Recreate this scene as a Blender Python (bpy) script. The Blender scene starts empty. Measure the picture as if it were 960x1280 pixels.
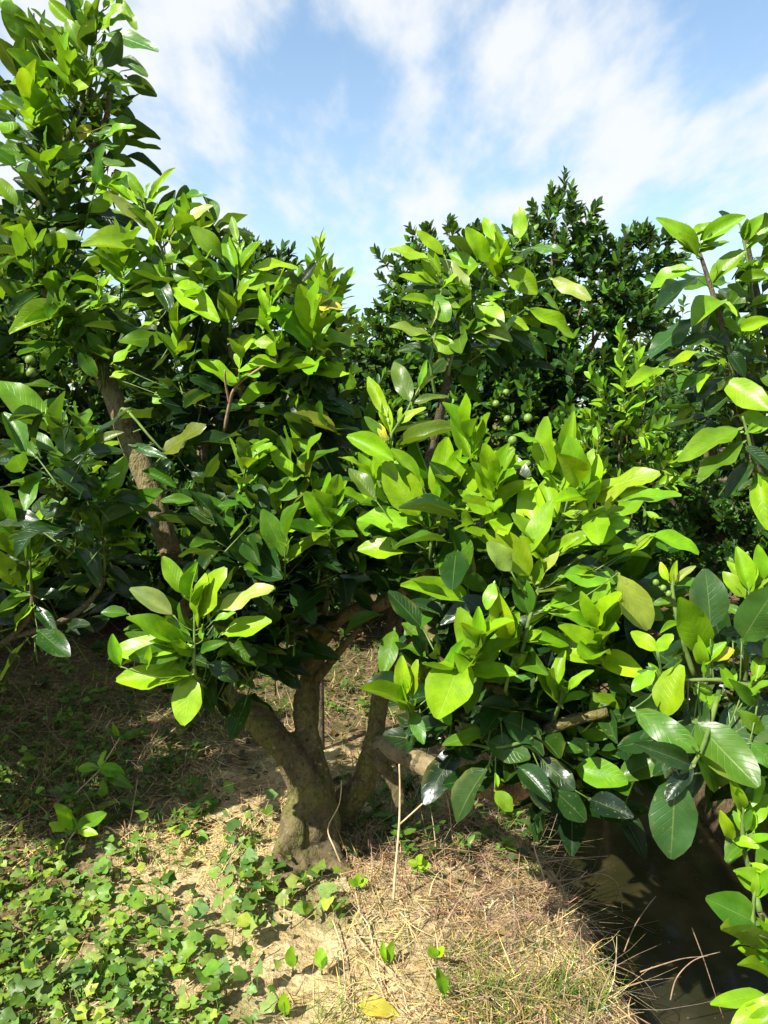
import bpy, bmesh, math, random
import numpy as np
from mathutils import Vector, Matrix, noise as mnoise

random.seed(7); RNG = np.random.default_rng(7)
scene = bpy.context.scene
col = scene.collection

# ------------------------------------------------------------------ camera
CAM_H, PITCH, FPX = 1.5, math.radians(7.1), 963.0
cam_data = bpy.data.cameras.new('camera')
cam_data.sensor_fit = 'VERTICAL'
cam_data.angle = 2 * math.atan(640 / FPX)
cam_data.clip_start, cam_data.clip_end = 0.05, 2000
cam = bpy.data.objects.new('camera', cam_data); col.objects.link(cam)
cam.location = (0, 0, CAM_H)
cam.rotation_euler = (math.radians(90) - PITCH, 0, 0)
scene.camera = cam

# ------------------------------------------------------------------ sun, sky, exposure
SUN = Vector((-0.53, -0.45, 0.72)).normalized()
SUN_EL = math.asin(SUN.z); SUN_ROT = math.atan2(SUN.x, SUN.y)
sl = bpy.data.lights.new('sun', 'SUN'); sl.energy = 5.0; sl.angle = math.radians(0.5); sl.color = (1.0, 0.955, 0.87)
so = bpy.data.objects.new('sun', sl); col.objects.link(so)
so.rotation_euler = (-SUN).to_track_quat('-Z', 'Y').to_euler(); so.location = (0, 0, 20)

world = bpy.data.worlds.new('World'); scene.world = world; world.use_nodes = True
def build_world():
    nt = world.node_tree; N = nt.nodes; Lk = nt.links; N.clear()
    def n(t, **k):
        x = N.new(t)
        for a, b in k.items(): setattr(x, a, b)
        return x
    out = n('ShaderNodeOutputWorld'); bg = n('ShaderNodeBackground'); bg.inputs['Strength'].default_value = 0.07
    sky = n('ShaderNodeTexSky', sky_type='NISHITA'); sky.sun_disc = False
    sky.sun_elevation = SUN_EL; sky.sun_rotation = SUN_ROT
    sky.air_density = 1.0; sky.dust_density = 0.6; sky.ozone_density = 1.4
    tc = n('ShaderNodeTexCoord'); sep = n('ShaderNodeSeparateXYZ'); Lk.new(tc.outputs['Generated'], sep.inputs[0])
    def m(op, a, b=None, c=None):
        x = n('ShaderNodeMath', operation=op)
        for i, v in enumerate((a, b, c)):
            if v is None: continue
            if isinstance(v, (int, float)): x.inputs[i].default_value = v
            else: Lk.new(v, x.inputs[i])
        return x.outputs[0]
    zz = m('ADD', m('MAXIMUM', sep.outputs['Z'], 0.0), 0.16)
    cx, cy = m('DIVIDE', sep.outputs['X'], zz), m('DIVIDE', sep.outputs['Y'], zz)
    comb = n('ShaderNodeCombineXYZ'); Lk.new(cx, comb.inputs[0]); Lk.new(cy, comb.inputs[1])
    mp = n('ShaderNodeMapping'); mp.inputs['Location'].default_value = (5.3, 0.7, 0.4)
    mp.inputs['Rotation'].default_value = (0, 0, math.radians(-35)); mp.inputs['Scale'].default_value = (1.25, 0.55, 1)
    Lk.new(comb.outputs[0], mp.inputs[0])
    n1 = n('ShaderNodeTexNoise'); n1.inputs['Scale'].default_value = 1.7; n1.inputs['Detail'].default_value = 9
    n1.inputs['Roughness'].default_value = 0.52; n1.inputs['Distortion'].default_value = 0.25
    Lk.new(mp.outputs[0], n1.inputs['Vector'])
    n2 = n('ShaderNodeTexNoise'); n2.inputs['Scale'].default_value = 5.5; n2.inputs['Detail'].default_value = 7
    n2.inputs['Roughness'].default_value = 0.55
    Lk.new(mp.outputs[0], n2.inputs['Vector'])
    f = m('ADD', m('MULTIPLY', n1.outputs[0], 0.60), m('MULTIPLY', n2.outputs[0], 0.40))
    r = n('ShaderNodeMapRange', interpolation_type='SMOOTHSTEP'); Lk.new(f, r.inputs[0])
    r.inputs[1].default_value = 0.42; r.inputs[2].default_value = 0.60
    veil = m('ADD', 0.14, m('MULTIPLY', m('SUBTRACT', 1.0, m('MINIMUM', m('MULTIPLY', m('MAXIMUM', sep.outputs['Z'], 0.0), 2.4), 1.0)), 0.30))
    cov = m('ADD', m('MULTIPLY', m('MULTIPLY', r.outputs[0], 0.92), m('SUBTRACT', 1.0, veil)), veil)
    mix = n('ShaderNodeMix', data_type='RGBA'); Lk.new(cov, mix.inputs[0])
    tintm = n('ShaderNodeMix', data_type='RGBA', blend_type='MULTIPLY'); tintm.inputs[0].default_value = 1.0
    Lk.new(sky.outputs[0], tintm.inputs[6]); tintm.inputs[7].default_value = SKY_TINT
    Lk.new(tintm.outputs[2], mix.inputs[6]); mix.inputs[7].default_value = CLOUD
    Lk.new(mix.outputs[2], bg.inputs['Color']); Lk.new(bg.outputs[0], out.inputs[0])
SKY_TINT = (1.16, 1.40, 1.40, 1); CLOUD = (5.6, 5.75, 5.9, 1)
build_world()
scene.view_settings.view_transform = 'Standard'; scene.view_settings.look = 'None'
scene.view_settings.exposure = 1.32; scene.view_settings.gamma = 1.0
scene.view_settings.use_curve_mapping = False
scene.render.engine = 'CYCLES'
scene.cycles.max_bounces = 6; scene.cycles.diffuse_bounces = 2; scene.cycles.transmission_bounces = 3; scene.cycles.transparent_max_bounces = 6

# ------------------------------------------------------------------ helpers
cp, sp = math.cos(PITCH), math.sin(PITCH)
FWD, UPV, RGT = Vector((0, cp, -sp)), Vector((0, sp, cp)), Vector((1, 0, 0))
CAMP = Vector((0, 0, CAM_H))
def P(px, py, d):
    return CAMP + d * (FWD + RGT * ((px - 480) / FPX) - UPV * ((py - 640) / FPX))
def lerp(a, b, t): return a + (b - a) * t
def sstep(a, b, x):
    t = np.clip((x - a) / (b - a), 0, 1); return t * t * (3 - 2 * t)
def fn(x, y, s, seed=0.0): return mnoise.noise(Vector((x * s + seed, y * s - seed * 1.7, seed * .61)))

WATER_Z = -0.34
def ground_z(x, y):
    left = 0.68 - 0.13 * (y - 1.7) + 0.07 * fn(x, y, 1.6, 3.1)
    right = 1.5 + 0.08 * fn(x, y, 1.3, 8.8)
    d1 = float(sstep(left - 0.10, left + 0.42, x)); d2 = 1 - float(sstep(right - 0.3, right + 0.2, x))
    fade = 1 - float(sstep(4.2, 5.4, y))
    z = -0.62 * d1 * d2 * fade
    z += 0.05 * fn(x, y, 0.5, 1.0) + 0.028 * fn(x, y, 2.2, 5.0)
    r = math.hypot(x + .2, y - 2.4)
    if r < 6:
        z += 0.016 * fn(x, y, 7.0, 2.0) + 0.008 * fn(x, y, 19.0, 4.0)
    z += 0.07 * math.exp(-((x + .25) ** 2 + (y - 2.6) ** 2) / 0.35)          # soil mound round the forked trunk
    return z
def ground_hit(px, py):
    d = (P(px, py, 1) - CAMP)
    t = max(0.5, (CAM_H - 0.16) / max(-d.z, .02))
    st = 0.05 * max(1, t / 3)
    while t < 60:
        p = CAMP + d * t
        if p.z <= ground_z(p.x, p.y): break
        t += st
    t -= st * .5
    return CAMP + d * t

# ------------------------------------------------------------------ materials
def mat_new(name):
    m = bpy.data.materials.new(name); m.use_nodes = True; m.node_tree.nodes.clear(); return m
class G:
    def __init__(s, m): s.m = m; s.N = m.node_tree.nodes; s.L = m.node_tree.links
    def n(s, t, ins=None, **k):
        x = s.N.new(t)
        for a, b in k.items(): setattr(x, a, b)
        for a, b in (ins or {}).items(): s.set(x, a, b)
        return x
    def set(s, node, a, b):
        if hasattr(b, 'links') or isinstance(b, bpy.types.NodeSocket): s.L.new(b, node.inputs[a])
        else: node.inputs[a].default_value = b
    def math(s, op, *v, clamp=False):
        x = s.n('ShaderNodeMath', operation=op, use_clamp=clamp)
        for i, q in enumerate(v): s.set(x, i, q)
        return x.outputs[0]
    def mix(s, f, a, b, blend='MIX'):
        x = s.n('ShaderNodeMix', data_type='RGBA', blend_type=blend)
        s.set(x, 0, f); s.set(x, 6, a); s.set(x, 7, b); return x.outputs[2]
    def noise(s, vec, scale, detail=3, rough=.5, dist=0):
        x = s.n('ShaderNodeTexNoise', {'Scale': scale, 'Detail': detail, 'Roughness': rough, 'Distortion': dist})
        if vec is not None: s.L.new(vec, x.inputs['Vector'])
        return x.outputs[0]
    def rng(s, v, a, b, c=0., d=1., smooth=True):
        x = s.n('ShaderNodeMapRange', interpolation_type='SMOOTHSTEP' if smooth else 'LINEAR')
        s.set(x, 0, v)
        for i, q in enumerate((a, b, c, d)): x.inputs[i + 1].default_value = q
        return x.outputs[0]
    def bump(s, h, strength, dist):
        return s.n('ShaderNodeBump', {'Height': h, 'Strength': strength, 'Distance': dist}).outputs[0]
    def out(s, sh): s.L.new(sh, s.n('ShaderNodeOutputMaterial').inputs[0])

def leaf_material(name, source, rough=.36, veins=True, trans=.32):
    m = mat_new(name); g = G(m)
    if source == 'object':
        oi = g.n('ShaderNodeObjectInfo'); tint = oi.outputs['Color']; gloss = oi.outputs['Alpha']
    else:
        tint = g.n('ShaderNodeAttribute', attribute_name='tint').outputs['Color']; gloss = 1.
    pos = g.n('ShaderNodeNewGeometry')
    mott = g.noise(pos.outputs['Position'], 28 if veins else 60, 3, .6)
    base = g.mix(g.rng(mott, .3, .75), g.mix(1., tint, (.80, .84, .8, 1), 'MULTIPLY'), g.mix(1., tint, (1.16, 1.1, 1.05, 1), 'MULTIPLY'))
    nrm = None
    if veins:
        uv = g.n('ShaderNodeUVMap').outputs[0]
        sp_ = g.n('ShaderNodeSeparateXYZ'); g.L.new(uv, sp_.inputs[0])
        au = g.math('ABSOLUTE', g.math('SUBTRACT', sp_.outputs[0], .5))
        midrib = g.math('SUBTRACT', 1., g.rng(au, .006, .028))
        ph = g.math('MULTIPLY', g.math('SUBTRACT', sp_.outputs[1], g.math('MULTIPLY', au, .55)), 58.)
        sv = g.rng(g.math('SINE', ph), .80, 1.)
        sv = g.math('MULTIPLY', sv, g.rng(au, .5, .38))
        base = g.mix(g.math('MULTIPLY', sv, .13), base, g.mix(1., base, (1.5, 1.35, 1.5, 1), 'MULTIPLY'))
        base = g.mix(g.math('MULTIPLY', midrib, .38), base, g.mix(.5, base, (.36, .42, .12, 1)))
        # insect scars and dry spots
        sc = g.noise(pos.outputs['Position'], 95, 2, .6)
        big = g.noise(pos.outputs['Position'], 9, 1, .5)
        spots = g.math('MULTIPLY', g.rng(sc, .64, .70), g.rng(big, .47, .58))
        base = g.mix(g.math('MULTIPLY', spots, .7), base, (.22, .19, .06, 1))
        edge = g.math('MULTIPLY', g.rng(au, .26, .5), g.rng(g.noise(pos.outputs['Position'], 13, 3, .6), .50, .68))
        base = g.mix(g.math('MULTIPLY', edge, .55), base, g.mix(.45, base, (.30, .27, .05, 1)))
        dull = g.rng(g.noise(pos.outputs['Position'], 6, 2, .5), .35, .65)
        base = g.mix(g.math('MULTIPLY', dull, .45), base, g.mix(1., base, (.62, .74, .95, 1), 'MULTIPLY'))
        und = g.noise(pos.outputs['Position'], 42, 2, .5)
        h = g.math('ADD', g.math('MULTIPLY', sv, -.5), g.math('ADD', g.math('MULTIPLY', midrib, -.8), g.math('MULTIPLY', und, .5)))
        nrm = g.bump(h, .35, .003)
    under = g.mix(.22, base, (.17, .27, .08, 1))
    bs = g.mix(pos.outputs['Backfacing'], base, under)
    rg = g.math('ADD', g.math('ADD', rough - .07, g.math('MULTIPLY', gloss, .07)), g.math('MULTIPLY', pos.outputs['Backfacing'], .25))
    pr = g.n('ShaderNodeBsdfPrincipled', {'Base Color': bs, 'Roughness': rg, 'IOR': 1.42, 'Specular IOR Level': g.math('SUBTRACT', .55, g.math('MULTIPLY', gloss, .13)) if source == 'object' and veins else .2})
    tr = g.n('ShaderNodeBsdfTranslucent', {'Color': g.mix(1., bs, (1.55, 1.45, .35, 1), 'MULTIPLY')})
    if nrm is not None:
        g.L.new(nrm, pr.inputs['Normal'])
    mx = g.n('ShaderNodeMixShader'); mx.inputs[0].default_value = trans
    g.L.new(pr.outputs[0], mx.inputs[1]); g.L.new(tr.outputs[0], mx.inputs[2]); g.out(mx.outputs[0])
    return m
M_LEAF = leaf_material('leaf_single', 'object')
M_FOL = leaf_material('leaf_mass', 'attr')
M_SLEAF = leaf_material('small_leaf_single', 'object', .38, False, .22)
M_SFOL = leaf_material('small_leaf_mass', 'attr', .38, False, .22)

def bark_material(name, a, b, lichen, scale=1., amt=.6):
    m = mat_new(name); g = G(m)
    pos = g.n('ShaderNodeNewGeometry').outputs['Position']
    mp = g.n('ShaderNodeMapping'); mp.inputs['Scale'].default_value = (1, 1, .45); g.L.new(pos, mp.inputs[0])
    n1 = g.noise(mp.outputs[0], 14 * scale, 6, .62, .4); n2 = g.noise(pos, 70 * scale, 5, .65); n3 = g.noise(pos, 7 * scale, 4, .6)
    c = g.mix(g.rng(n1, .32, .68), a, b)
    c = g.mix(g.math('MULTIPLY', g.rng(n3, .42, .62), amt), c, lichen)
    c = g.mix(g.rng(n2, .56, .78), c, g.mix(.5, c, (.42, .40, .30, 1)))
    c = g.mix(g.rng(n2, .48, .34), c, g.mix(1., c, (.55, .52, .5, 1), 'MULTIPLY'))
    c = g.mix(g.rng(g.noise(mp.outputs[0], 34 * scale, 3, .7, .8), .60, .68), c, g.mix(1., c, (.6, .57, .54, 1), 'MULTIPLY'))
    crk = g.n('ShaderNodeTexVoronoi', {'Scale': 42. * scale}, feature='DISTANCE_TO_EDGE'); g.L.new(mp.outputs[0], crk.inputs['Vector'])
    ck = g.math('MULTIPLY', g.rng(crk.outputs[0], .10, .0), g.rng(n3, .38, .6))
    c = g.mix(g.math('MULTIPLY', ck, .2), c, g.mix(1., c, (.35, .32, .3, 1), 'MULTIPLY'))
    h = g.math('SUBTRACT', g.math('ADD', g.math('MULTIPLY', n1, 1.2), g.math('MULTIPLY', n2, .8)), g.math('MULTIPLY', ck, .15))
    pr = g.n('ShaderNodeBsdfPrincipled', {'Base Color': c, 'Roughness': .9, 'Specular IOR Level': .12, 'Normal': g.bump(h, .9, .013)})
    g.out(pr.outputs[0]); return m
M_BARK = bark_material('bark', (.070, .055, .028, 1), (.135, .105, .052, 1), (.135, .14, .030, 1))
M_BARK3 = bark_material('bark_sun_painted', (.16, .125, .065, 1), (.25, .20, .11, 1), (.18, .18, .05, 1), 1., .35)  # lighter copy of the bark, sunlight put into the colour
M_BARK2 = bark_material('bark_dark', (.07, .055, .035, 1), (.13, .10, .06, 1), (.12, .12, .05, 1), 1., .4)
M_CUT = bark_material('cut_wood', (.28, .15, .08, 1), (.40, .26, .15, 1), (.10, .06, .04, 1), 2.5, .7)

def plain_material(name, c1, c2, scale, rough=.7, bump=.3, attr=False, trans=0.):
    m = mat_new(name); g = G(m)
    pos = g.n('ShaderNodeNewGeometry').outputs['Position']
    n1 = g.noise(pos, scale, 4, .6)
    if attr:
        t = g.n('ShaderNodeAttribute', attribute_name='tint').outputs['Color']
        c = g.mix(g.rng(n1, .3, .7), g.mix(1., t, c1, 'MULTIPLY'), g.mix(1., t, c2, 'MULTIPLY'))
    else: c = g.mix(g.rng(n1, .3, .7), c1, c2)
    pr = g.n('ShaderNodeBsdfPrincipled', {'Base Color': c, 'Roughness': rough, 'Specular IOR Level': .2, 'Normal': g.bump(n1, bump, .003)})
    sh = pr.outputs[0]
    if trans:
        tr = g.n('ShaderNodeBsdfTranslucent', {'Color': c}); mx = g.n('ShaderNodeMixShader'); mx.inputs[0].default_value = trans
        g.L.new(sh, mx.inputs[1]); g.L.new(tr.outputs[0], mx.inputs[2]); sh = mx.outputs[0]
    g.out(sh); return m
M_TWIG = plain_material('green_twig', (.06, .11, .02, 1), (.13, .19, .04, 1), 30, .6)
M_DRY = plain_material('dry_stalk', (.34, .25, .13, 1), (.50, .40, .24, 1), 60, .8)
M_DEAD = plain_material('dead_twig', (.16, .10, .06, 1), (.30, .21, .13, 1), 60, .8)
M_STRAW = plain_material('straw', (.8, .8, .8, 1), (1.2, 1.2, 1.2, 1), 50, .7, .1, True, .15)
M_GRASS = plain_material('grass', (.8, .8, .8, 1), (1.2, 1.2, 1.2, 1), 40, .5, .1, True, .3)
M_FRUIT = plain_material('green_fruit', (.10, .17, .03, 1), (.16, .24, .05, 1), 90, .35, .4)

def ground_material():
    m = mat_new('soil'); g = G(m)
    pos = g.n('ShaderNodeNewGeometry').outputs['Position']
    big = g.noise(pos, 1.3, 4, .6); mid = g.noise(pos, 9, 6, .65); fine = g.noise(pos, 75, 5, .7)
    soil = g.mix(g.rng(mid, .3, .72), (.40, .30, .14, 1), (.58, .47, .26, 1))
    soil = g.mix(g.rng(fine, .35, .62), g.mix(1., soil, (.62, .58, .52, 1), 'MULTIPLY'), soil)
    litter = g.mix(g.rng(fine, .4, .6), (.09, .06, .03, 1), (.23, .16, .08, 1))
    moss = g.mix(g.rng(mid, .4, .6), (.05, .07, .015, 1), (.10, .11, .03, 1))
    c = g.mix(g.math('MULTIPLY', g.rng(big, .52, .72), .8), soil, litter)
    c = g.mix(g.math('MULTIPLY', g.rng(g.noise(pos, 3.1, 3, .5), .52, .66), .55), c, moss)
    sx = g.n('ShaderNodeSeparateXYZ'); g.L.new(pos, sx.inputs[0])
    # round the bare sandy bank, dark litter colour also paints in tree shade
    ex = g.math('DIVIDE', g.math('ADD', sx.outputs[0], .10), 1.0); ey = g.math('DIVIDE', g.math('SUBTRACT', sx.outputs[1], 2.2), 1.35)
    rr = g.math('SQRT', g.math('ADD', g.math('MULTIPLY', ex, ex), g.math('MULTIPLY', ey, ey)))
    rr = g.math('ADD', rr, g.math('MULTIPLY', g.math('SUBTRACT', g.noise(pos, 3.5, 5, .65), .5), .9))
    humus_shade = g.mix(g.rng(fine, .35, .65), (.045, .032, .015, 1), (.15, .105, .05, 1))
    c = g.mix(g.math('MULTIPLY', g.rng(rr, .75, 1.05), .92), c, humus_shade)
    # wet mud by the waterline
    wet = g.rng(sx.outputs[2], WATER_Z + .20, WATER_Z + .02)
    c = g.mix(g.math('MULTIPLY', wet, .85), c, (.045, .033, .018, 1))
    vor = g.n('ShaderNodeTexVoronoi', {'Scale': 30.}); g.L.new(pos, vor.inputs['Vector'])
    h = g.math('ADD', g.math('MULTIPLY', mid, 1.6), g.math('ADD', g.math('MULTIPLY', fine, .5), g.math('MULTIPLY', vor.outputs[0], .5)))
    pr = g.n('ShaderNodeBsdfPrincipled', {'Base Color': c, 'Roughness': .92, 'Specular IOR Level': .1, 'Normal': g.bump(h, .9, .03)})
    g.out(pr.outputs[0]); return m
def water_material():
    m = mat_new('ditch_water'); g = G(m)
    pos = g.n('ShaderNodeNewGeometry').outputs['Position']
    n1 = g.noise(pos, 5, 3, .5); n2 = g.noise(pos, 60, 3, .6)
    c = g.mix(g.rng(n1, .35, .7), (.014, .014, .005, 1), (.030, .025, .010, 1))
    c = g.mix(g.math('MULTIPLY', g.rng(n2, .70, .76), .6), c, (.16, .15, .07, 1))
    pr = g.n('ShaderNodeBsdfPrincipled', {'Base Color': c, 'Roughness': .10, 'IOR': 1.28, 'Normal': g.bump(g.noise(pos, 9, 2, .5), .12, .01)})
    g.out(pr.outputs[0]); return m

# ------------------------------------------------------------------ object helpers
def link(name, mesh, parent=None, kind=None):
    o = bpy.data.objects.new(name, mesh); col.objects.link(o)
    if parent is not None: o.parent = parent
    if kind: o['kind'] = kind
    return o
def thing(name, label, cat, loc, group=None):
    o = bpy.data.objects.new(name, None); col.objects.link(o); o.location = loc; o.empty_display_size = .1
    o['label'] = label; o['category'] = cat
    if group: o['group'] = group
    return o
def smooth(me): me.polygons.foreach_set('use_smooth', np.ones(len(me.polygons), dtype=bool))

class Acc:
    """collects many small pieces into one mesh"""
    def __init__(s): s.v = []; s.f = []; s.c = []; s.uv = []; s.nv = 0
    def add(s, verts, faces, tint=(1, 1, 1), uv=None):
        verts = np.asarray(verts, dtype=np.float32)
        s.v.append(verts); s.f.extend([tuple(i + s.nv for i in f) for f in faces])
        s.c.append(np.tile(np.array([*tint, 1], dtype=np.float32), (len(verts), 1)))
        if uv is None: uv = np.zeros((len(verts), 2), dtype=np.float32)
        s.uv.append(uv); s.nv += len(verts)
    def build(s, name, mat, root=None, parent=None, kind=None, tint=True):
        V = np.concatenate(s.v)
        if root is not None:
            V = V - np.array(root.location, dtype=np.float32)
        me = bpy.data.meshes.new(name); me.from_pydata(V.tolist(), [], s.f); me.update()
        if tint:
            a = me.color_attributes.new('tint', 'FLOAT_COLOR', 'POINT'); a.data.foreach_set('color', np.concatenate(s.c).ravel())
            uvl = me.uv_layers.new(name='UVMap')
            li = np.empty(len(me.loops), dtype=np.int32); me.loops.foreach_get('vertex_index', li)
            uvl.data.foreach_set('uv', np.concatenate(s.uv)[li].ravel())
        me.materials.append(mat); smooth(me)
        return link(name, me, parent if parent is not None else root, kind)

def catmull(pts, rad, sub):
    P_, R_ = [], []
    n = len(pts)
    for i in range(n - 1):
        p0, p1, p2, p3 = pts[max(i - 1, 0)], pts[i], pts[i + 1], pts[min(i + 2, n - 1)]
        for k in range(sub):
            t = k / sub
            P_.append(.5 * ((2 * p1) + (p2 - p0) * t + (2 * p0 - 5 * p1 + 4 * p2 - p3) * t * t + (3 * p1 - p0 - 3 * p2 + p3) * t ** 3))
            R_.append(lerp(rad[i], rad[i + 1], t))
    P_.append(pts[-1]); R_.append(rad[-1]); return P_, R_
def tube(acc, pts, rad, seg=8, sub=4, jit=0., tint=(1, 1, 1), cap=True):
    pts = [Vector(p) for p in pts]
    if sub > 1: pts, rad = catmull(pts, rad, sub)
    V = []; F = []
    prev = None
    for i, p in enumerate(pts):
        t = (pts[min(i + 1, len(pts) - 1)] - pts[max(i - 1, 0)])
        if t.length < 1e-7: t = Vector((0, 0, 1))
        t.normalize()
        a = prev if prev is not None else Vector((1, .31, .17))
        a = (a - t * a.dot(t))
        if a.length < 1e-4: a = Vector((0, 1, 0)) - t * t.y
        a.normalize(); b = t.cross(a); prev = a
        for k in range(seg):
            an = 2 * math.pi * k / seg
            r = rad[i]
            dirv = a * math.cos(an) + b * math.sin(an)
            if jit:
                q = p + dirv * r
                r *= 1 + jit * (mnoise.noise(q * 13) + .6 * mnoise.noise(q * 31))
            V.append(tuple(p + dirv * r))
    n = len(pts)
    for i in range(n - 1):
        for k in range(seg):
            F.append((i * seg + k, i * seg + (k + 1) % seg, (i + 1) * seg + (k + 1) % seg, (i + 1) * seg + k))
    if cap:
        F.append(tuple(range(seg - 1, -1, -1))); F.append(tuple((n - 1) * seg + k for k in range(seg)))
    acc.add(V, F, tint)

# ------------------------------------------------------------------ leaf shapes
def leaf_shape(rows, half, fold, curl, wave, seed, pet=.10, sharp=.8, side=0.):
    rs = random.Random(seed); V = []; F = []; UV = []
    ph1, ph2 = rs.uniform(0, 6.3), rs.uniform(0, 6.3)
    cs = np.linspace(-1, 1, 2 * half + 1)
    for i in range(rows + 1):
        t = i / rows
        w = .5 * max(math.sin(math.pi * min(1, t ** .92)), 0) ** (sharp * .80)
        if i == 0: w = .05
        if i == rows: w = .07
        for s in cs:
            a = abs(s)
            z = 1.25 * fold * a * w * (1 - .3 * a) + .85 * wave * (a ** 2) * math.sin(t * 10 + (ph1 if s > 0 else ph2)) * (.3 + w)
            z += -curl * (t ** 2) + .3 * curl * t
            ed = 1 + .03 * math.sin(t * 17 + (ph2 if s > 0 else ph1)) * (a > .9)
            V.append((s * w * ed + side * t * t, t - .12 * abs(curl) * t, z)); UV.append((s * .5 + .5, t))
    nc = 2 * half + 1
    for i in range(rows):
        for k in range(nc - 1):
            F.append((i * nc + k, i * nc + k + 1, (i + 1) * nc + k + 1, (i + 1) * nc + k))
    if pet:
        b = len(V)      # winged petiole
        for (x, y) in ((-.02, -pet), (.02, -pet), (-.08, -pet * .35), (.08, -pet * .35), (-.03, .01), (.03, .01)):
            V.append((x, y, -.004 - .25 * y * y)); UV.append((.5, 0))
        F += [(b, b + 1, b + 3, b + 2), (b + 2, b + 3, b + 5, b + 4)]
    return np.array(V, dtype=np.float32), F, np.array(UV, dtype=np.float32)
LEAVES = [leaf_shape(8, 2, f, c, w, i, sharp=s, side=sd) for i, (f, c, w, s, sd) in enumerate([
    (.10, .10, .05, .80, .02), (.28, .16, .05, .85, -.03), (.45, .06, .04, .9, .0), (.16, .24, .07, .75, .05),
    (.06, .05, .09, .70, -.04), (.34, .30, .05, .85, .03), (.20, -.08, .06, .8, -.02), (.55, .14, .03, .9, .02),
    (.02, .18, .10, .72, .04), (.24, .02, .08, .78, -.05)])]
SMALL = [leaf_shape(4, 1, f, c, 0, i + 50, pet=0, sharp=.85) for i, (f, c) in enumerate([(.15, .12), (.35, .2), (.25, -.05), (.05, .25)])]
def shape_mesh(name, shp, mat):
    me = bpy.data.meshes.new(name); me.from_pydata(shp[0].tolist(), [], shp[1]); me.update()
    uvl = me.uv_layers.new(name='UVMap')
    li = np.empty(len(me.loops), dtype=np.int32); me.loops.foreach_get('vertex_index', li)
    uvl.data.foreach_set('uv', shp[2][li].ravel()); me.materials.append(mat); smooth(me); return me
LEAF_ME = [shape_mesh('leaf_blade', s, M_LEAF) for s in LEAVES]
SMALL_ME = [shape_mesh('small_leaf_blade', s, M_SLEAF) for s in SMALL]

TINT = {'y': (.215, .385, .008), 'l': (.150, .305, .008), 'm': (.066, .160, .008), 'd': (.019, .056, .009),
        'k': (.011, .030, .008), 'o': (.105, .155, .012), 'Y': (.36, .37, .03), 'p': (.27, .36, .07), 'g': (.036, .088, .020)}  # d and k are lowered to paint crown shade; p also stands for glare
def jit_tint(c, r, a=.16):
    v = 1 + r.uniform(-a, a); return (c[0] * v * (1 + r.uniform(-a, a)), c[1] * v, c[2] * (1 + r.uniform(-.3, .3)))
def frame(base, d, nrm, L, w):
    y = d.normalized(); z = nrm - y * nrm.dot(y)
    if z.length < 1e-4: z = Vector((0, 0, 1)) - y * y.z
    z.normalize(); x = y.cross(z)
    return Matrix(((x.x * w * L, y.x * L, z.x * L, base.x), (x.y * w * L, y.y * L, z.y * L, base.y), (x.z * w * L, y.z * L, z.z * L, base.z), (0, 0, 0, 1)))

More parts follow.
